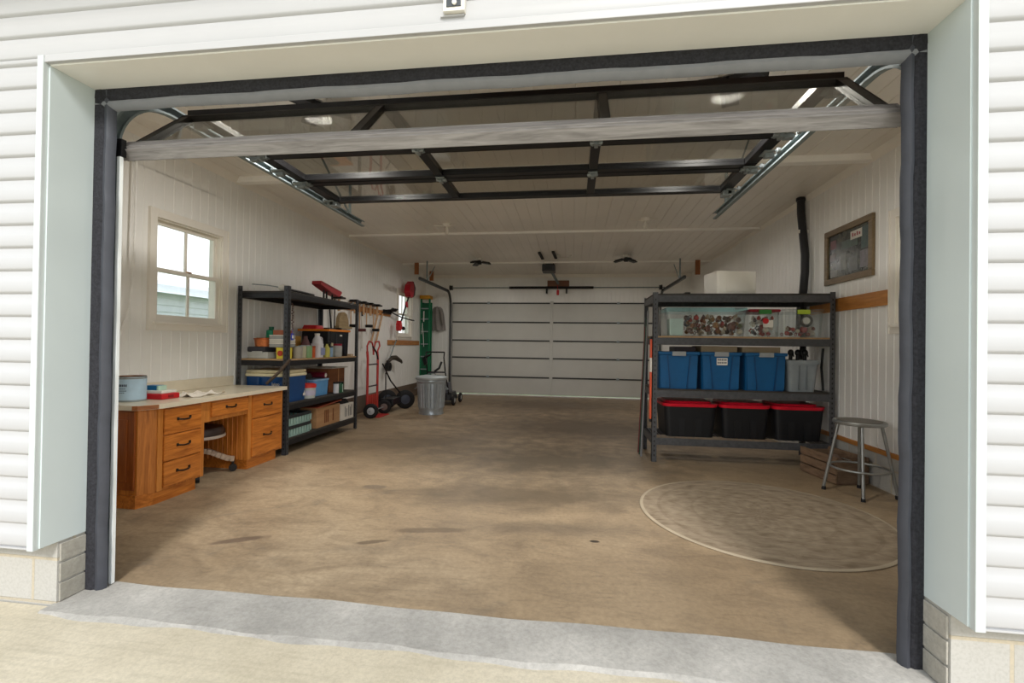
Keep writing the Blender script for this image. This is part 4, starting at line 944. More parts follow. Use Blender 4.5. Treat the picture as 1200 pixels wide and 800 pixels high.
MB().cyl((XL + .035, 5.568, 1.76), (XL + .035, 5.57, 1.681), .015).build('ferrule', M_hook, t, True)
t = thing('string_trimmer', 'red string trimmer hanging upside down over the small far window', 'trimmer', (XL + .12, 7.5, 1.5))
x = XL + .16
MB().prism([(7.44, 2.22), (7.36, 2.32), (7.42, 2.47), (7.56, 2.56), (7.68, 2.44), (7.64, 2.28), (7.54, 2.2)], 'x', x - .06, x + .06).build('motor_housing', C('trimmer_red', (178, 24, 44), .35), t)
MB().prism([(7.60, 2.22), (7.70, 2.28), (7.74, 2.44), (7.60, 2.56), (7.66, 2.40)], 'x', x - .062, x + .062).build('dark_cover', C('dark_plastic', (46, 36, 40)), t)
MB().tube([(x, 7.52, 2.26), (x, 7.40, 2.12), (x, 7.10, 1.72), (x, 6.98, 1.58)], .017, 8).build('shaft', M_hook, t, True)
MB().taper(x - .03, x + .03, 7.31, 7.40, 1.98, 2.10, .7, .02).build('grip', C('trimmer_red', (178, 24, 44), .35), t)
MB().prism([(6.90, 1.48), (6.88, 1.60), (6.93, 1.68), (7.00, 1.66), (7.03, 1.54), (6.97, 1.47)], 'x', x - .04, x + .04).build('guard', C('bright_trimmer_red', (196, 40, 44)), t)
MB().ball((x + .02, 7.14, 1.53), .04).build('spool', M_hook, t, True)
t = thing('lawn_edger', 'brown-black lawn edger hanging from the lower wall rail near the hand truck', 'edger', (XL + .1, 6.6, .72))
x = XL + .09
MB().tube([(x, 7.0, 1.28), (x, 6.78, 1.05), (x, 6.62, .88)], .012, 8).build('shaft', M_galvd, t, True)
MB().tube([(x, 6.60, .86), (x + .02, 6.72, .93), (x + .04, 6.88, .93), (x + .06, 7.10, .86), (x + .06, 7.16, .82)], [.03, .045, .05, .035, .02], 10).build('guard', C('dark_olive_brown', (58, 50, 40)), t, True)
MB().cyl((x - .03, 6.58, .76), (x + .05, 6.58, .76), .085).cyl((x + .05, 6.58, .76), (x + .06, 6.58, .76), .03).build('wheel', C('dark_rubber', (26, 25, 26), .7), t, True)
MB().tube([(XL + .0215, 6.97, 1.24), (x, 6.985, 1.245), (x + .01, 6.985, 1.29)], .007, 6).build('hanging_hook', M_hook, t, True)
MB().bar((x, 6.60, .88), (x, 6.58, .76), .05, .06).build('head', C('dark_plastic', (46, 36, 40)), t)
t = thing('straw_hat', 'tan woven hat hanging on the left wall above the black tote', 'hat', (XL + .02, 4.85, 1.45))
ht = MB()
ht.prism([(4.73, 1.47), (4.75, 1.60), (4.81, 1.68), (4.90, 1.70), (4.98, 1.67), (5.03, 1.58), (5.05, 1.47)], 'x', XL + .004, XL + .06)
ht.build('crown', wood('straw_weave', (140, 120, 88), (176, 154, 116), 'y', 2, .8), t)
MB().prism([(4.68, 1.44), (4.68, 1.475), (5.1, 1.475), (5.1, 1.44)], 'x', XL + .002, XL + .09).build('brim', wood('straw_weave', (140, 120, 88), (176, 154, 116), 'y', 2, .8), t)
tag(MB().cyl((XL + .03, 4.50, 1.72), (XL + .03, 4.56, 1.41), .012).build('iron_rod', M_hook), 'thin dark rod hanging on the left wall between the rack post and the hat', 'rod')

# hand trucks, cart, trash can, mower
M_htr = C('hand_truck_red', (186, 58, 54), .4)
M_rub = C('dark_rubber', (26, 25, 26), .7)
def wheel(parent, c, ax, r, w, hubm, name='wheel'):
    c = Vector(c); ax = Vector(ax).normalized()
    q = Vector((0, 0, 1)).rotation_difference(ax).to_matrix()
    m = MB(); m.lathe([(r * .5, -w / 2), (r * .85, -w / 2), (r, -w * .25), (r, w * .25), (r * .85, w / 2), (r * .5, w / 2), (r * .5, -w / 2)], (0, 0, 0), 28)
    for v in m.bm.verts: v.co = q @ v.co + c
    tyre = m.build(name, M_rub, parent, True)
    h = MB(); h.lathe([(0, -w * .35), (r * .5, -w * .42), (r * .52, w * .42), (r * .3, w * .5), (r * .12, w * .55), (0, w * .55)], (0, 0, 0), 20)
    for v in h.bm.verts: v.co = q @ v.co + c
    h.build('hub', hubm, tyre, True)
t = thing('hand_truck', 'red upright hand truck with looped handles by the left wall beyond the rack', 'hand truck', (-3.3, 5.4, 0))
hy0, hy1, hx = 5.19, 5.58, -3.325
for y in (hy0, hy1):
    MB().tube([(hx, y, .10), (hx, y, .95), (hx - .01, y, 1.08)], .02, 10).build('frame_rail', M_htr, t, True)
MB().tube([(hx - .01, hy0, 1.07), (hx, hy0 - .03, 1.17), (hx, hy0 + .04, 1.245), (hx, hy0 + .15, 1.23), (hx, hy0 + .20, 1.14), (hx, (hy0 + hy1) / 2 + .02, 1.02)], .014, 8).build('loop_handle', M_htr, t, True)
MB().tube([(hx - .01, hy1, 1.07), (hx, hy1 + .07, 1.17), (hx, hy1 + .04, 1.245), (hx, hy1 - .10, 1.24), (hx, hy1 - .15, 1.14), (hx, (hy0 + hy1) / 2 + .02, 1.02)], .014, 8).build('loop_handle', M_htr, t, True)
for z in (.86, .50): MB().cyl((hx, hy0, z), (hx, hy1, z), .012).build('cross_bar', C('dark_plastic', (46, 36, 40)), t)
MB().box(hx - .01, hx + .01, hy0 + .01, hy1 - .01, .14, .36, .004).build('back_plate', C('dull_orange_red', (166, 66, 44)), t)
for y in (hy0 + .06, hy0 + .14, hy0 + .22, hy0 + .3): MB().box(hx + .010, hx + .02, y, y + .03, .14, .36, .002).build('plate_rib', M_htr, t)
MB().box(hx - .0, hx + .22, hy0, hy1, .0, .012, .002).box(hx - .012, hx + .0, hy0, hy1, .0, .14, .002).build('toe_plate', M_htr, t)
MB().cyl((hx + .10, hy0 - .12, .115), (hx + .10, hy1 + .12, .115), .01).build('axle', M_galv, t)
wheel(t, (hx + .10, hy0 - .07, .118), (.35, -1, 0), .118, .07, C('pale_hub', (190, 192, 196), .35)); wheel(t, (hx + .10, hy1 + .07, .118), (.35, -1, 0), .118, .07, C('dusty_hub', (120, 104, 96), .5))
MB().tube([(hx + .03, hy0 + .12, 1.16), (hx + .04, hy0 + .24, 1.06), (hx + .05, hy1 - .1, .94)], .013, 8).build('black_strut', M_hook, t, True)
t = thing('folding_cart', 'black wheeled cart with a slanted black handle behind the red hand truck', 'cart', (-3.2, 6.1, 0))
MB().tube([(-3.27, 5.66, .86), (-3.22, 5.9, .55), (-3.16, 6.22, .30)], .013, 8).tube([(-3.27, 5.80, .70), (-3.27, 5.82, .12)], .011, 8).build('handle', M_hook, t, True)
MB().box(-3.36, -3.12, 5.78, 6.18, .12, .24, .02).build('deck', C('black_tote', (26, 27, 32), .4), t)
wheel(t, (-3.10, 6.32, .175), (.55, -1, 0), .175, .08, C('grey_blue_hub', (66, 70, 84)))
wheel(t, (-3.42, 6.25, .175), (.55, -1, 0), .175, .08, C('grey_blue_hub', (66, 70, 84)))
t = thing('trash_can', 'galvanised ribbed trash can with lid standing on the floor at the left back', 'trash can', (-2.44, 5.83, 0))
c = (-2.44, 5.83, 0)
rib = lambda a, z: 1 + (.03 * (1 if math.cos(26 * a) > 0 else -1) if .12 < z < .53 else 0)
MB().lathe([(0, .03), (.20, .03), (.203, 0), (.212, .0), (.214, .02), (.205, .05), (.216, .10), (.218, .119), (.22, .121), (.246, .529), (.247, .531), (.25, .56), (.256, .572), (.25, .584), (.252, .60), (.262, .615), (.254, .628)], c, 104, rib).build('can_body', mat('bright_galvanised', (176, 186, 194), .3, .55, .1, 12), t, True)
MB().lathe([(.272, .60), (.276, .605), (.276, .64), (.255, .655), (.12, .675), (0, .68)], c, 48).build('lid', mat('dull_galvanised', (176, 184, 186), .5, .3, .1, 12), t, True)
MB().tube([(c[0] - .07, c[1], .672), (c[0] - .06, c[1], .705), (c[0] + .06, c[1], .705), (c[0] + .07, c[1], .672)], .008, 8).build('lid_handle', M_galv, t, True)
for sx in (-1, 1): MB().tube([(c[0] + sx * .245, c[1] - .06, .47), (c[0] + sx * .29, c[1] - .04, .43), (c[0] + sx * .29, c[1] + .04, .43), (c[0] + sx * .245, c[1] + .06, .47)], .007, 8).build('side_handle', M_galv, t, True)
t = thing('fuel_can', 'red fuel can on the floor behind the left side of the trash can', 'fuel can', (-2.80, 6.6, 0))
MB().taper(-2.93, -2.72, 6.56, 6.74, 0, .34, .95, .03).build('can', C('fuel_red', (168, 30, 30)), t)
MB().tube([(-2.88, 6.65, .34), (-2.88, 6.65, .40), (-2.77, 6.65, .40), (-2.76, 6.65, .34)], .014, 8).build('handle', C('fuel_red', (168, 30, 30)), t, True)
MB().cyl((-2.90, 6.6, .335), (-2.93, 6.58, .43), .022, .014).build('spout', C('yellow_plastic', (222, 206, 70)), t, True)
t = thing('lawn_mower', 'black push mower parked behind the trash can', 'lawn mower', (-2.62, 7.2, 0))
MB().taper(-2.86, -2.38, 6.95, 7.55, .09, .24, .85, .08).build('deck', C('black_tote', (26, 27, 32), .4), t)
MB().taper(-2.76, -2.48, 7.12, 7.45, .241, .43, .8, .06).build('engine', C('mower_grey', (76, 78, 86), .4), t)
for x in (-2.90, -2.34):
    for y in (6.98, 7.52): wheel(t, (x, y, .10), (1, 0, 0), .10, .05, C('pale_hub', (190, 192, 196), .35))
for x in (-2.80, -2.44): MB().tube([(x, 6.98, .22), (x, 6.72, .62), (x - .0, 6.58, .96), (x + .0, 6.62, 1.06)], .013, 8).build('handle_tube', M_hook, t, True)
MB().tube([(-2.80, 6.62, 1.06), (-2.44, 6.62, 1.06)], .013, 8).tube([(-2.80, 6.58, .96), (-2.70, 6.6, 1.02)], .02, 8).build('handle_bar', M_hook, t, True)
MB().prism([(-2.82, .80), (-2.86, .93), (-2.80, 1.0), (-2.77, .84)], 'y', 6.55, 6.62).build('control_box', M_hook, t)
bx = MB().tube([(-2.40, 5.86, .735), (-2.33, 5.9, .79), (-2.30, 5.95, .90)], .02, 8)
t = thing('hand_tool', 'black garden hand tool lying on the lid of the trash can', 'hand tool', (-2.37, 5.86, .68))
bx.build('prong', M_hook, t, True); MB().box(-2.50, -2.20, 5.80, 5.89, .7135, .735, .005).build('bar', M_hook, t)
# ladder and coat
t = thing('step_ladder', 'tall green fibreglass step ladder standing folded in the left back corner', 'ladder', (-3.52, 8.8, 0))
M_lad = C('ladder_green', (10, 116, 74), .45)
for x in (-3.645, -3.44):
    for y, z1 in ((8.70, 2.30), (8.84, 2.22)):
        MB().box(x, x + .035, y, y + .05, .02, z1, .004).build('side_rail', M_lad, t)
MB().box(-3.61, -3.44, 8.705, 8.745, .05, 2.2, .003).build('back_web', C('dark_green_panel', (8, 84, 56)), t)
for z in (.3, .6, .9, 1.2, 1.5, 1.8, 2.05): MB().box(-3.61, -3.44, 8.66, 8.72, z, z + .025, .003).build('step', M_galv, t)
MB().box(-3.65 + .003, -3.40, 8.64, 8.90, 2.30, 2.38, .012).build('top_cap', C('ladder_orange', (216, 154, 40)), t)
for x in (-3.645, -3.44): MB().box(x - .002 if x > -3.6 else x, x + .04, 8.69, 8.90, 0, .03, .004).build('foot', M_rub, t)
MB().box(-3.555, -3.53, 8.655, 8.66, 1.75, 2.0, .001).build('warning_label', C('white_plastic', (226, 222, 214)), t)
MB().tube([(-3.60, 8.66, 1.45), (-3.57, 8.64, 1.72), (-3.54, 8.64, 1.4), (-3.53, 8.65, 1.15)], .006, 6).build('strap', C('white_cord', (244, 242, 238)), t, True)
t = thing('coat', 'brownish grey work coat hanging on the back wall between ladder and door track', 'coat', (-3.3, 9.02, 1.54))
random.seed(5); ch = MB(); V = []
prof_z = [(2.13, -3.42, -3.26, .05), (2.08, -3.46, -3.21, .08), (1.95, -3.48, -3.17, .11), (1.8, -3.49, -3.15, .12), (1.65, -3.49, -3.13, .13), (1.545, -3.48, -3.12, .12)]
for z, xa, xb, dp in prof_z:
    row = []
    for i in range(17):
        q = i / 16; row.append(ch.bm.verts.new((xa + (xb - xa) * q, YB - .006 - dp * math.sin(math.pi * q) ** .5 * (.86 + .14 * math.cos(q * 15 + z * 3)), z + .008 * math.sin(i * 1.7))))
    V.append(row)
for r0, r1 in zip(V, V[1:]):
    for i in range(16): ch.bm.faces.new((r0[i], r0[i + 1], r1[i + 1], r1[i]))
    ch.bm.faces.new((r0[16], r0[0], r1[0], r1[16]))
ch.bm.faces.new(V[0]); ch.bm.faces.new(V[-1][::-1])
ch.build('coat_body', C('grey_brown_cloth', (146, 141, 137), .85), t, True)
MB().tube([(-3.24, 9.0, 2.06), (-3.18, 8.965, 1.9), (-3.155, 8.96, 1.68)], [.03, .042, .035], 10).build('sleeve', C('grey_brown_sleeve', (132, 127, 123), .85), t, True)
MB().cyl((-3.34, YB - .001, 2.13), (-3.34, YB - .05, 2.14), .01).build('hook', M_hook, t)
tag(MB().tube([(-3.63, 1.37, 2.76), (-3.585, 1.37, 2.75), (-3.58, 1.365, 2.2), (-3.585, 1.36, 1.7), (-3.60, 1.34, 1.45), (-3.64, 1.31, 1.25)], .009, 8).build('white_rope', C('white_cord', (244, 242, 238), .5), None, True), 'thin white cord hanging on the left wall before the near window', 'cord')

# ---------------------------------------------------------------- right rack: things on the shelves
RZ1, RZ2, RZ3, RZ4 = .2705, .7755, 1.3355, 1.7855
M_btote = C('tote_blue', (6, 82, 132), .55)
M_latch = C('tote_grey_latch', (150, 154, 156), .4)
def blue_tote(x0, x1, label):
    t = thing('storage_tote', label, 'tote', ((x0 + x1) / 2, 3.36, RZ2), 'blue totes on the right rack')
    w = (x1 - x0) / 2 / 1.06; cx = (x0 + x1) / 2; y0, y1 = 3.115, 3.60; h = .36
    MB().taper(cx - w, cx + w, y0, y1, RZ2, RZ2 + h, 1.06, .035).build('tub', M_btote, t, False)
    for sx in (-1, 1):
        m = MB(); xb = cx + sx * w * .45; m.prism([(xb - .006, RZ2 + .01), (xb + .006, RZ2 + .01), (xb + .006 + sx * .03, RZ2 + h - .005), (xb - .006 + sx * .03, RZ2 + h - .005)], 'y', y0 - .018, y0 + .006); m.build('rib', C('tote_blue_dark', (8, 62, 108), .4), t)
        m = MB(); m.prism([(cx + sx * w * .5, RZ2 + .012), (cx + sx * w * .94, RZ2 + .012), (cx + sx * (w * .97 + .005), RZ2 + h - .005), (cx + sx * (w * .55), RZ2 + h - .005)], 'y', y0 - .013, y0 + .01); m.build('front_panel', M_btote, t)
    MB().box(x0 - .008, x1 + .008, y0 - .028, y1 + .02, RZ2 + h + .0005, RZ2 + h + .035, .012).build('lid', M_btote, t)
    MB().box(cx - .07, cx + .07, y0 - .036, y0 - .004, RZ2 + h - .01, RZ2 + h + .038, .006).build('latch', M_latch, t)
    return t
blue_tote(.915, 1.325, 'leftmost blue tote on the right rack')
bt = blue_tote(1.352, 1.745, 'middle blue tote on the right rack with a white paper label')
MB().box(1.50, 1.605, 3.083, 3.097, RZ2 + .26, RZ2 + .335, .002).build('paper_label', C('white_plastic', (226, 222, 214)), bt)
lt = MB()
for zz in (.315, .285): 
    for k in range(5): lt.box(1.507 + k * .019, 1.519 + k * .019, 3.0815, 3.083, RZ2 + zz - .008, RZ2 + zz + .010)
lt.build('label_writing', M_ink, bt)
blue_tote(1.79, 2.19, 'rightmost blue tote on the right rack, next to the grey bin')
t = thing('grey_bin', 'open grey plastic bin on the right rack beside the blue totes', 'bin', (2.36, 3.3, RZ2))
MB().taper(2.225, 2.475, 3.12, 3.52, RZ2, RZ2 + .31, 1.17, .035, .008).build('bin_body', C('bin_grey', (140, 148, 152), .4), t)
MB().taper(2.198, 2.502, 3.07, 3.57, RZ2 + .285, RZ2 + .325, 1.02, .04, .012).build('rim', C('bin_grey', (140, 148, 152), .4), t)
for xb in (2.31, 2.38): MB().box(xb - .004, xb + .004, 3.085, 3.11, RZ2 + .02, RZ2 + .27, .002).build('rib', C('bin_grey_dark', (112, 120, 124), .4), t)
for k, (x, lab) in enumerate(((2.27, 'black spray gun standing in the grey bin, leftmost of three'), (2.34, 'black pump nozzle standing in the grey bin, middle of three'), (2.41, 'black hose end standing in the grey bin, rightmost of three'))):
    m = MB(); m.cyl((x, 3.25, RZ2 + .012), (x + .01, 3.22, RZ2 + .38), .018).ball((x + .01, 3.22, RZ2 + .40), .03, (1, .8, 1.2)).tube([(x, 3.24, RZ2 + .36), (x + .035, 3.23, RZ2 + .41), (x + .03, 3.2, RZ2 + .36)], .007, 6)
    tag(m.build('black_tool', M_hook, None, True), lab, 'tool', 'black tools in the grey bin')
tag(MB().tube([(2.58, 3.18, RZ2 + .012), (2.57, 3.2, RZ2 + .25), (2.585, 3.2, RZ2 + .45)], .012, 8).build('black_pipe', M_hook, None, True), 'thin black pipe standing at the right end of the blue tote shelf', 'pipe')
# cartons lying on the blue totes
bxt('flat_carton', 'flat tan carton lying on the middle blue tote', 'box', 1.37, 1.74, 3.20, 3.58, RZ2 + .3965, RZ2 + .46, C('tan_card', (166, 146, 116), .7))
bxt('flat_carton', 'flat tan carton lying on the rightmost blue tote', 'box', 1.79, 2.17, 3.20, 3.58, RZ2 + .3965, RZ2 + .455, C('tan_card', (166, 146, 116), .7))
bxt('speaker_box', 'dark box lying on the leftmost blue tote', 'box', 1.10, 1.32, 3.22, 3.5, RZ2 + .3965, RZ2 + .45, C('dark_plastic', (46, 36, 40)))
# black totes with red lids
M_bk = C('tote_black', (18, 20, 24), .45); M_rl = C('tote_red_lid', (204, 20, 44), .35)
def red_tote(x0, x1, label, y0=3.11):
    cx = (x0 + x1) / 2; w = (x1 - x0) / 2
    t = thing('storage_tote', label, 'tote', (cx, 3.37, RZ1), 'black totes with red lids')
    MB().taper(cx - w * .84, cx + w * .84, y0, y0 + .49, RZ1, RZ1 + .32, 1.1, .05).build('tub', M_bk, t)
    for xr in (-.3, .3): MB().prism([(cx + w * xr - .03, RZ1 + .015), (cx + w * xr + .03, RZ1 + .015), (cx + w * xr + .04, RZ1 + .31), (cx + w * xr - .04, RZ1 + .31)], 'y', y0 - .015, y0 + .01).build('front_panel', M_bk, t)
    MB().taper(cx - w * .98, cx + w * .98, y0 - .038, y0 + .535, RZ1 + .3205, RZ1 + .352, 1.02, .09).taper(cx - w * .84, cx + w * .84, y0 + .03, y0 + .46, RZ1 + .3525, RZ1 + .372, .95, .07).build('lid', M_rl, t)
    return t
red_tote(.955, 1.53, 'leftmost black tote with a red lid on the lowest shelf of the right rack')
red_tote(1.538, 2.05, 'middle black tote with a red lid on the lowest shelf of the right rack')
red_tote(2.06, 2.575, 'rightmost black tote with a red lid on the lowest shelf of the right rack')
# clear totes
M_clear = glassy('clear_tote_plastic', (.93, .95, .95), .12, .12)
M_tealclear = glassy('teal_tote_plastic', (.62, .86, .88), .18, .12)
def clear_tote(x0, x1, label, m_tub, m_lid, latchm, lid_h=.03, h=.26, depth=.42):
    cx = (x0 + x1) / 2; w = (x1 - x0) / 2
    t = thing('clear_tote', label, 'tote', (cx, 3.3, RZ3), 'clear totes on the right rack')
    MB().taper(cx - w * .95, cx + w * .95, 3.115, 3.115 + depth, RZ3, RZ3 + h, 1.05, .03, .004).build('tub', m_tub, t)
    MB().box(x0 - .004, x1 + .004, 3.098, 3.13 + depth, RZ3 + h + .0005, RZ3 + h + lid_h, .01).build('lid', m_lid, t)
    if latchm: MB().box(cx - .06, cx + .06, 3.085, 3.108, RZ3 + h - .022, RZ3 + h + lid_h * .8, .005).build('latch', latchm, t)
    return t
clear_tote(.99, 1.80, 'large clear tote of mixed decorations with a teal lid on the right rack', M_clear, M_tealclear, None, .045, .26)
c2 = clear_tote(1.825, 2.125, 'narrow clear tote with a dark red lid and green latch on the right rack', M_clear, C('dark_red_lid', (140, 26, 40)), C('green_latch', (56, 130, 60)))
MB().box(1.95, 2.05, 3.083, 3.087, RZ3 + .10, RZ3 + .175, .001).build('sticker', C('white_plastic', (226, 222, 214)), c2)
MB().cyl((1.975, 3.0825, RZ3 + .165), (1.975, 3.0805, RZ3 + .165), .03).build('sticker_red', C('red_plastic', (196, 28, 36)), c2)
text('SALE', .022, M_ink, c2, (2.01, 3.0822, RZ3 + .13), ROT_FRONT) if False else None
clear_tote(2.15, 2.545, 'clear tote with a lime latch at the right end of the rack', M_clear, M_clear, C('lime_latch', (170, 196, 60)))
# what is in the clear totes
random.seed(21)
tag(MB().box(1.03, 1.17, 3.14, 3.30, RZ3 + .0085, RZ3 + .19, .006).build('foam_block', C('mint_white_card', (206, 226, 218), .6)), 'pale mint carton standing at the left end inside the large clear tote', 'box')
pal = [(150, 96, 60), (96, 74, 66), (196, 176, 150), (120, 60, 44), (82, 78, 84), (214, 204, 186), (170, 120, 70), (128, 100, 92), (176, 60, 56), (110, 116, 84)]
nm = ['bronze', 'umber', 'cream', 'rust', 'slate', 'ivory', 'amber', 'mauve', 'coral', 'olive']
PLACED = []
def filler(x0, x1, y0, y1, z0, z1, n, cols, place, rmin=.018, rmax=.04):
    k = tries = 0
    while k < n and tries < 9000:
        tries += 1
        i = cols[k % len(cols)]; r = random.uniform(rmin, rmax) * (1 if tries < 5000 else .75)
        x = random.uniform(x0 + r, x1 - r); y = y0 + r + (y1 - y0 - 2 * r) * (random.random() ** 2.2); z = random.uniform(z0 + r, z1 - r)
        if any((x - a) ** 2 + (y - b) ** 2 + (z - c) ** 2 < (r * 1.03 + d) ** 2 for a, b, c, d in PLACED): continue
        PLACED.append((x, y, z, r)); m = MB()
        if k % 3 == 0: m.ball((x, y, z), r, (1, 1, 1), 12); sh = 'ball'
        elif k % 3 == 1: m.lathe([(0, -r), (r * .6, -r * .8), (r * .9, -r * .2), (r * .5, r * .5), (r * .25, r), (0, r)], (x, y, z), 14); sh = 'bell'
        else: m.tube([(x + r * .8 * math.cos(a * .628) * (1 if a % 2 else .55), y, z + r * .8 * math.sin(a * .628) * (1 if a % 2 else .55)) for a in range(10)], r * .2, 6, True); sh = 'star'
        tag(m.build(sh + '_ornament', C('ornament_' + nm[i], pal[i], .4), None, True), '%s %s ornament among the mixed decorations %s' % (nm[i], sh, place), 'ornament', '%s %s ornaments %s' % (nm[i], sh, place))
        k += 1
filler(1.19, 1.78, 3.127, 3.36, RZ3 + .01, RZ3 + .24, 95, [0, 1, 3, 2, 4, 0, 6, 7, 5, 3, 9, 1, 8], 'in the large clear tote', .022, .05)
filler(1.86, 2.09, 3.135, 3.32, RZ3 + .01, RZ3 + .23, 34, [5, 8, 4, 5, 8], 'in the clear tote with the red lid', .02, .046)
filler(2.19, 2.51, 3.135, 3.32, RZ3 + .01, RZ3 + .12, 22, [8, 3, 2, 8, 5], 'in the clear tote with the lime latch', .02, .042)
t = thing('wire_spool', 'white spool of dark cord inside the clear tote with the lime latch', 'spool', (2.39, 3.2, RZ3 + .12))
MB().tube([(2.39 + .055 * math.cos(a * .3927), 3.145, RZ3 + .175 + .055 * math.sin(a * .3927)) for a in range(16)], .014, 8, True).build('cord', C('dark_cable', (66, 64, 60)), t, True)
MB().cyl((2.39, 3.13, RZ3 + .175), (2.39, 3.16, RZ3 + .175), .036).build('core', C('white_plastic', (226, 222, 214)), t, True)
# foam box on top
t = thing('foam_cooler', 'white foam box turned slightly on top of the right rack', 'box', (1.67, 3.36, RZ4))
fm = MB(); fm.taper(1.49, 1.91, 3.19, 3.52, RZ4, RZ4 + .25, 1.02, .02).rotate((1.70, 3.36, 0), 9).build('box_body', C('white_foam', (246, 243, 236), .8, var=.02, bump=.2, bscale=120), t)
fm = MB(); fm.box(1.58, 1.82, 3.182, 3.19, RZ4 + .03, RZ4 + .21, .003).rotate((1.70, 3.36, 0), 9).build('front_recess', C('white_foam', (246, 243, 236), .8, var=.02, bump=.2, bscale=120), t)
t = thing('dark_clamp', 'small dark clamp lying at the left end on top of the right rack', 'clamp', (1.0, 3.2, RZ4))
MB().bar((1.0, 3.3, RZ4 + .012), (1.28, 3.42, RZ4 + .03), .03, .02).build('bar', M_hook, t)
MB().box(1.24, 1.30, 3.38, 3.46, RZ4, RZ4 + .05, .008).build('jaw', M_hook, t)
# long things leaning at the left end of the right rack
t = thing('spirit_level', 'orange and white spirit level hung on the left end of the right rack', 'level', (.82, 3.10, .43))
MB().box(.822, .841, 3.085, 3.135, .45, 1.30, .004).build('beam', C('level_orange', (224, 92, 58), .4), t)
MB().box(.8212, .8418, 3.083, 3.137, .95, 1.10, .003).build('white_band', C('white_plastic', (226, 222, 214)), t)
for z in (1.30, .42): MB().box(.821, .842, 3.082, 3.138, z, z + .03, .004).build('end_cap', M_black, t)
for y, z0, z1, r, m, lab in ((3.30, .0, 1.62, .012, C('pole_grey', (120, 120, 122), .4), 'grey thin pole leaning at the left end of the right rack'), (3.40, .0, 1.55, .012, C('dark_green_pole', (38, 66, 52)), 'dark green thin pole leaning at the left end of the right rack'), (3.50, .0, 1.45, .011, C('maroon_pole', (110, 44, 48)), 'maroon thin pole leaning at the left end of the right rack')):
    tag(MB().cyl((.77, y, z0), (.829, y, z1), r, r * .8, 10).build('garden_stake', m, None, True), lab, 'pole', 'poles leaning at the end of the right rack')

# ---------------------------------------------------------------- right wall
t = thing('framed_collage', 'brown-framed photo collage hanging on the right wall above the wooden board', 'picture', (XR, 2.95, 1.89))
fy0, fy1, fz0, fz1, fw_ = 2.55, 3.35, 1.892, 2.458, .06
M_fr = wood('olive_brown_frame', (104, 86, 60), (134, 114, 82), 'y', 1, .45)
f = MB(); X0, X1 = XR - .028, XR - .001
f.box(X0, X1, fy0, fy1, fz0, fz0 + fw_, .005).box(X0, X1, fy0, fy1, fz1 - fw_, fz1, .005).box(X0, X1, fy0, fy0 + fw_, fz0 + fw_, fz1 - fw_, .005).box(X0, X1, fy1 - fw_, fy1, fz0 + fw_, fz1 - fw_, .005)
f.build('frame', M_fr, t)
n = N('dark_collage_print'); v = n.obj()
cl = n.ramp(n.noise(v, 9, 6, .7, 1.0), [(.3, s(34, 38, 34)), (.5, s(60, 62, 54)), (.66, s(96, 94, 80)), (.8, s(60, 74, 70))]); n.col(cl); n.set(.25)
MB().box(XR - .012, XR - .002, fy0 + fw_, fy1 - fw_, fz0 + fw_, fz1 - fw_).build('print', n.m, t)
def snap(y, z, w, h, rgb, nm):
    MB().box(XR - .0145, XR - .012, y - w / 2, y + w / 2, z - h / 2, z + h / 2).build('photo', C('snap_' + nm, rgb, .3, var=.35, scale=26), t)
for a in ((3.20, 2.30, .10, .09, (112, 70, 74), 'rose'), (3.21, 2.17, .10, .07, (96, 84, 74), 'tan'), (3.19, 2.00, .12, .07, (126, 126, 120), 'pale'), (3.02, 2.10, .10, .17, (110, 112, 104), 'grey'), (2.86, 2.05, .14, .14, (96, 98, 92), 'stone'), (2.69, 2.07, .12, .16, (110, 106, 108), 'lilac'), (2.92, 2.26, .26, .08, (70, 84, 74), 'leaf'), (2.68, 2.27, .11, .2, (56, 76, 72), 'teal')): snap(*a)
MB().box(XR - .016, XR - .012, 2.72, 2.90, 2.285, 2.365).build('title_card', C('white_card', (206, 200, 190)), t)
tk = MB()
for k in range(4): tk.box(XR - .0168, XR - .016, 2.745 + k * .036, 2.765 + k * .036, 2.31, 2.335 + .01 * (k % 2))
tk.build('title_writing', C('dark_red', (140, 20, 28)), t)
tag(MB().box(XR - .022, XR - .0005, 2.36, 3.66, 1.605, 1.737, .003).build('mounting_board', wood('knotty_pine', (168, 106, 46), (206, 142, 70), 'y', .9)), 'knotty orange pine board on the right wall below the picture', 'board')
t = thing('vent_pipe', 'black corrugated pipe running down the right wall behind the rack', 'pipe', (XR - .07, 3.7, 1.5))
vp = [(XR - .06, 3.80, 3.0), (XR - .06, 3.79, 2.8), (XR - .055, 3.74, 2.5), (XR - .055, 3.70, 2.3), (XR - .06, 3.69, 2.1), (XR - .06, 3.72, 1.9), (XR - .06, 3.78, 1.7), (XR - .06, 3.80, 1.4)]
MB().tube(vp, .042, 14).build('hose', C('black_hose', (36, 36, 38), .5, bump=.3), t, True)
MB().cyl((XR - .06, 3.80, 2.985), (XR - .06, 3.80, 2.95), .05).build('collar', M_black, t, True)
MB().box(XR - .11, XR - .0, 3.735, 3.76, 2.56, 2.60, .004).build('bracket', C('white_plastic', (226, 222, 214)), t)

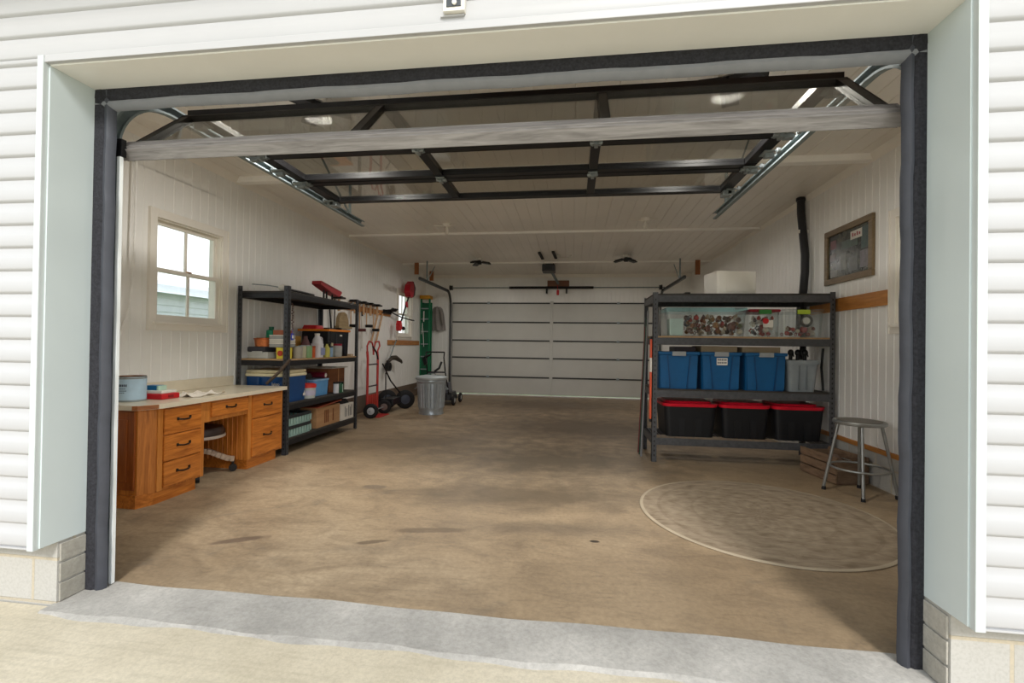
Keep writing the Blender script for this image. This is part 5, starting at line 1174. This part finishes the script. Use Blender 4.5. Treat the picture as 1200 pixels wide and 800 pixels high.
# ---------------------------------------------------------------- stool, crate, rug
t = thing('metal_stool', 'round grey steel stool standing on the floor by the right wall', 'stool', (2.41, 2.26, 0))
sc = Vector((2.40, 2.255, 0)); M_st = mat('grey_stool_steel', (150, 152, 150), .35, .7, .1, 14)
MB().lathe([(.0, .598), (.165, .598), (.18, .59), (.188, .597), (.19, .612), (.182, .622), (.165, .617), (0, .612)], sc, 40).build('seat', M_st, t, True)
MB().lathe([(0, .6145), (.158, .619), (.16, .6225), (0, .618)], sc, 36).build('seat_pan', mat('dull_seat_pan', (122, 116, 108), .5, .4), t, True)
for (fx, fy) in ((2.18, 2.365), (2.32, 2.055), (2.648, 2.175), (2.515, 2.455)):
    d = Vector((fx, fy, 0)) - sc; top = sc + d * .58 + Vector((0, 0, .597)); ft = Vector((fx, fy, .0))
    lg = MB().cyl(ft + Vector((0, 0, .025)), top, .0125, .0125, 14).build('leg', M_st, t, True)
    MB().cyl(ft, ft + (top - ft).normalized() * .03, .017, .015, 12).build('foot_tip', M_rub, lg, True)
MB().tube([(sc.x + .205 * math.cos(a * .196), sc.y + .205 * math.sin(a * .196), .225) for a in range(32)], .009, 8, True).build('foot_ring', M_st, t, True)
t = thing('wooden_crate', 'weathered wooden slat crate on the floor behind the stool', 'crate', (2.46, 2.76, 0))
M_cr = wood('weathered_crate_wood', (92, 70, 54), (134, 108, 84), 'y', 1, .8)
def rb(m):
    m.rotate((2.47, 2.72, 0), 9); bmesh.ops.translate(m.bm, verts=m.bm.verts, vec=Vector((0, .05, 0))); return m
for z in (.012, .095, .178):
    for x in (2.31, 2.60): m = MB(); m.box(x, x + .014, 2.475, 2.965, z, z + .07, .003); rb(m).build('slat', M_cr, t)
for y in (2.475, 2.951):
    m = MB(); m.box(2.325, 2.599, y, y + .014, .012, .22, .003); rb(m).build('end_board', wood('crate_end_board', (98, 78, 60), (128, 106, 84), 'x', 1, .8), t)
for x in (2.326, 2.58):
    for y in (2.49, 2.93): m = MB(); m.box(x, x + .018, y, y + .02, .01, .245, .002); rb(m).build('corner_post', M_cr, t)
m = MB(); m.box(2.325, 2.60, 2.49, 2.95, .0, .012, .002); rb(m).build('bottom', M_cr, t)
t2 = MB().tube([(2.40, 2.62, .14), (2.45, 2.72, .17), (2.52, 2.80, .15)], [.05, .07, .05], 10)
tag(t2.build('crumpled_cloth', C('brown_rag', (112, 92, 80), .85), None, True), 'crumpled brown cloth lying inside the wooden crate', 'cloth')
t = thing('round_rug', 'round faded beige patterned rug on the floor at the right front', 'rug', (1.365, 1.60, 0))
n = N('faded_rug_weave'); v = n.obj()
sp_ = n.new('ShaderNodeSeparateXYZ'); n.link(v, sp_.inputs[0])
rad = n.math('SQRT', n.math('ADD', n.math('MULTIPLY', sp_.outputs[0], sp_.outputs[0]), n.math('MULTIPLY', sp_.outputs[1], sp_.outputs[1])))
ang = n.math('ARCTAN2', sp_.outputs[1], sp_.outputs[0])
pat = n.math('MULTIPLY', n.math('SINE', n.math('MULTIPLY', rad, 34)), n.math('COSINE', n.math('MULTIPLY', ang, 12)))
pat2 = n.math('MULTIPLY', n.math('SINE', n.math('ADD', n.math('MULTIPLY', rad, 62), n.math('MULTIPLY', n.math('SINE', n.math('MULTIPLY', ang, 24)), 1.3))), .7)
tot = n.math('ADD', n.math('MULTIPLY', pat, .5), n.math('MULTIPLY', pat2, .5))
wear = n.noise(n.mapped((1, 3, 1), (0, 0, .4)), 7, 6, .7, 1.0)
f = n.math('ADD', n.math('MULTIPLY', tot, .16), n.math('ADD', n.math('MULTIPLY', wear, 1.1), -.08))
c = n.ramp(f, [(.2, s(122, 107, 89)), (.40, s(142, 127, 108)), (.60, s(156, 141, 121)), (.8, s(170, 155, 134))])
ringm = n.math('LESS_THAN', n.math('ABSOLUTE', n.math('SUBTRACT', rad, .70)), .012); c = n.mix(n.math('MULTIPLY', ringm, .22), c, s(112, 96, 80))
ringm = n.math('LESS_THAN', n.math('ABSOLUTE', n.math('SUBTRACT', rad, .46)), .010); c = n.mix(n.math('MULTIPLY', ringm, .18), c, s(112, 96, 80))
ringm = n.math('LESS_THAN', rad, .13); c = n.mix(n.math('MULTIPLY', ringm, .18), c, s(116, 100, 84))
n.col(c); n.bump(n.noise(v, 220, 3), .4, .004); n.set(.95, 0, .1)
MB().lathe([(0, .001), (.815, .001), (.82, .008), (0, .009)], (1.365, 1.60, 0), 96, lambda a, z: 1 + .006 * math.sin(3 * a)).build('pile', n.m, t, False)
MB().lathe([(.815, .001), (.836, .001), (.839, .006), (.832, .0105), (.815, .0095)], (1.365, 1.60, 0), 96, lambda a, z: 1 + .006 * math.sin(3 * a)).build('bound_edge', C('pale_rug_binding', (172, 158, 136), .9), t, True)
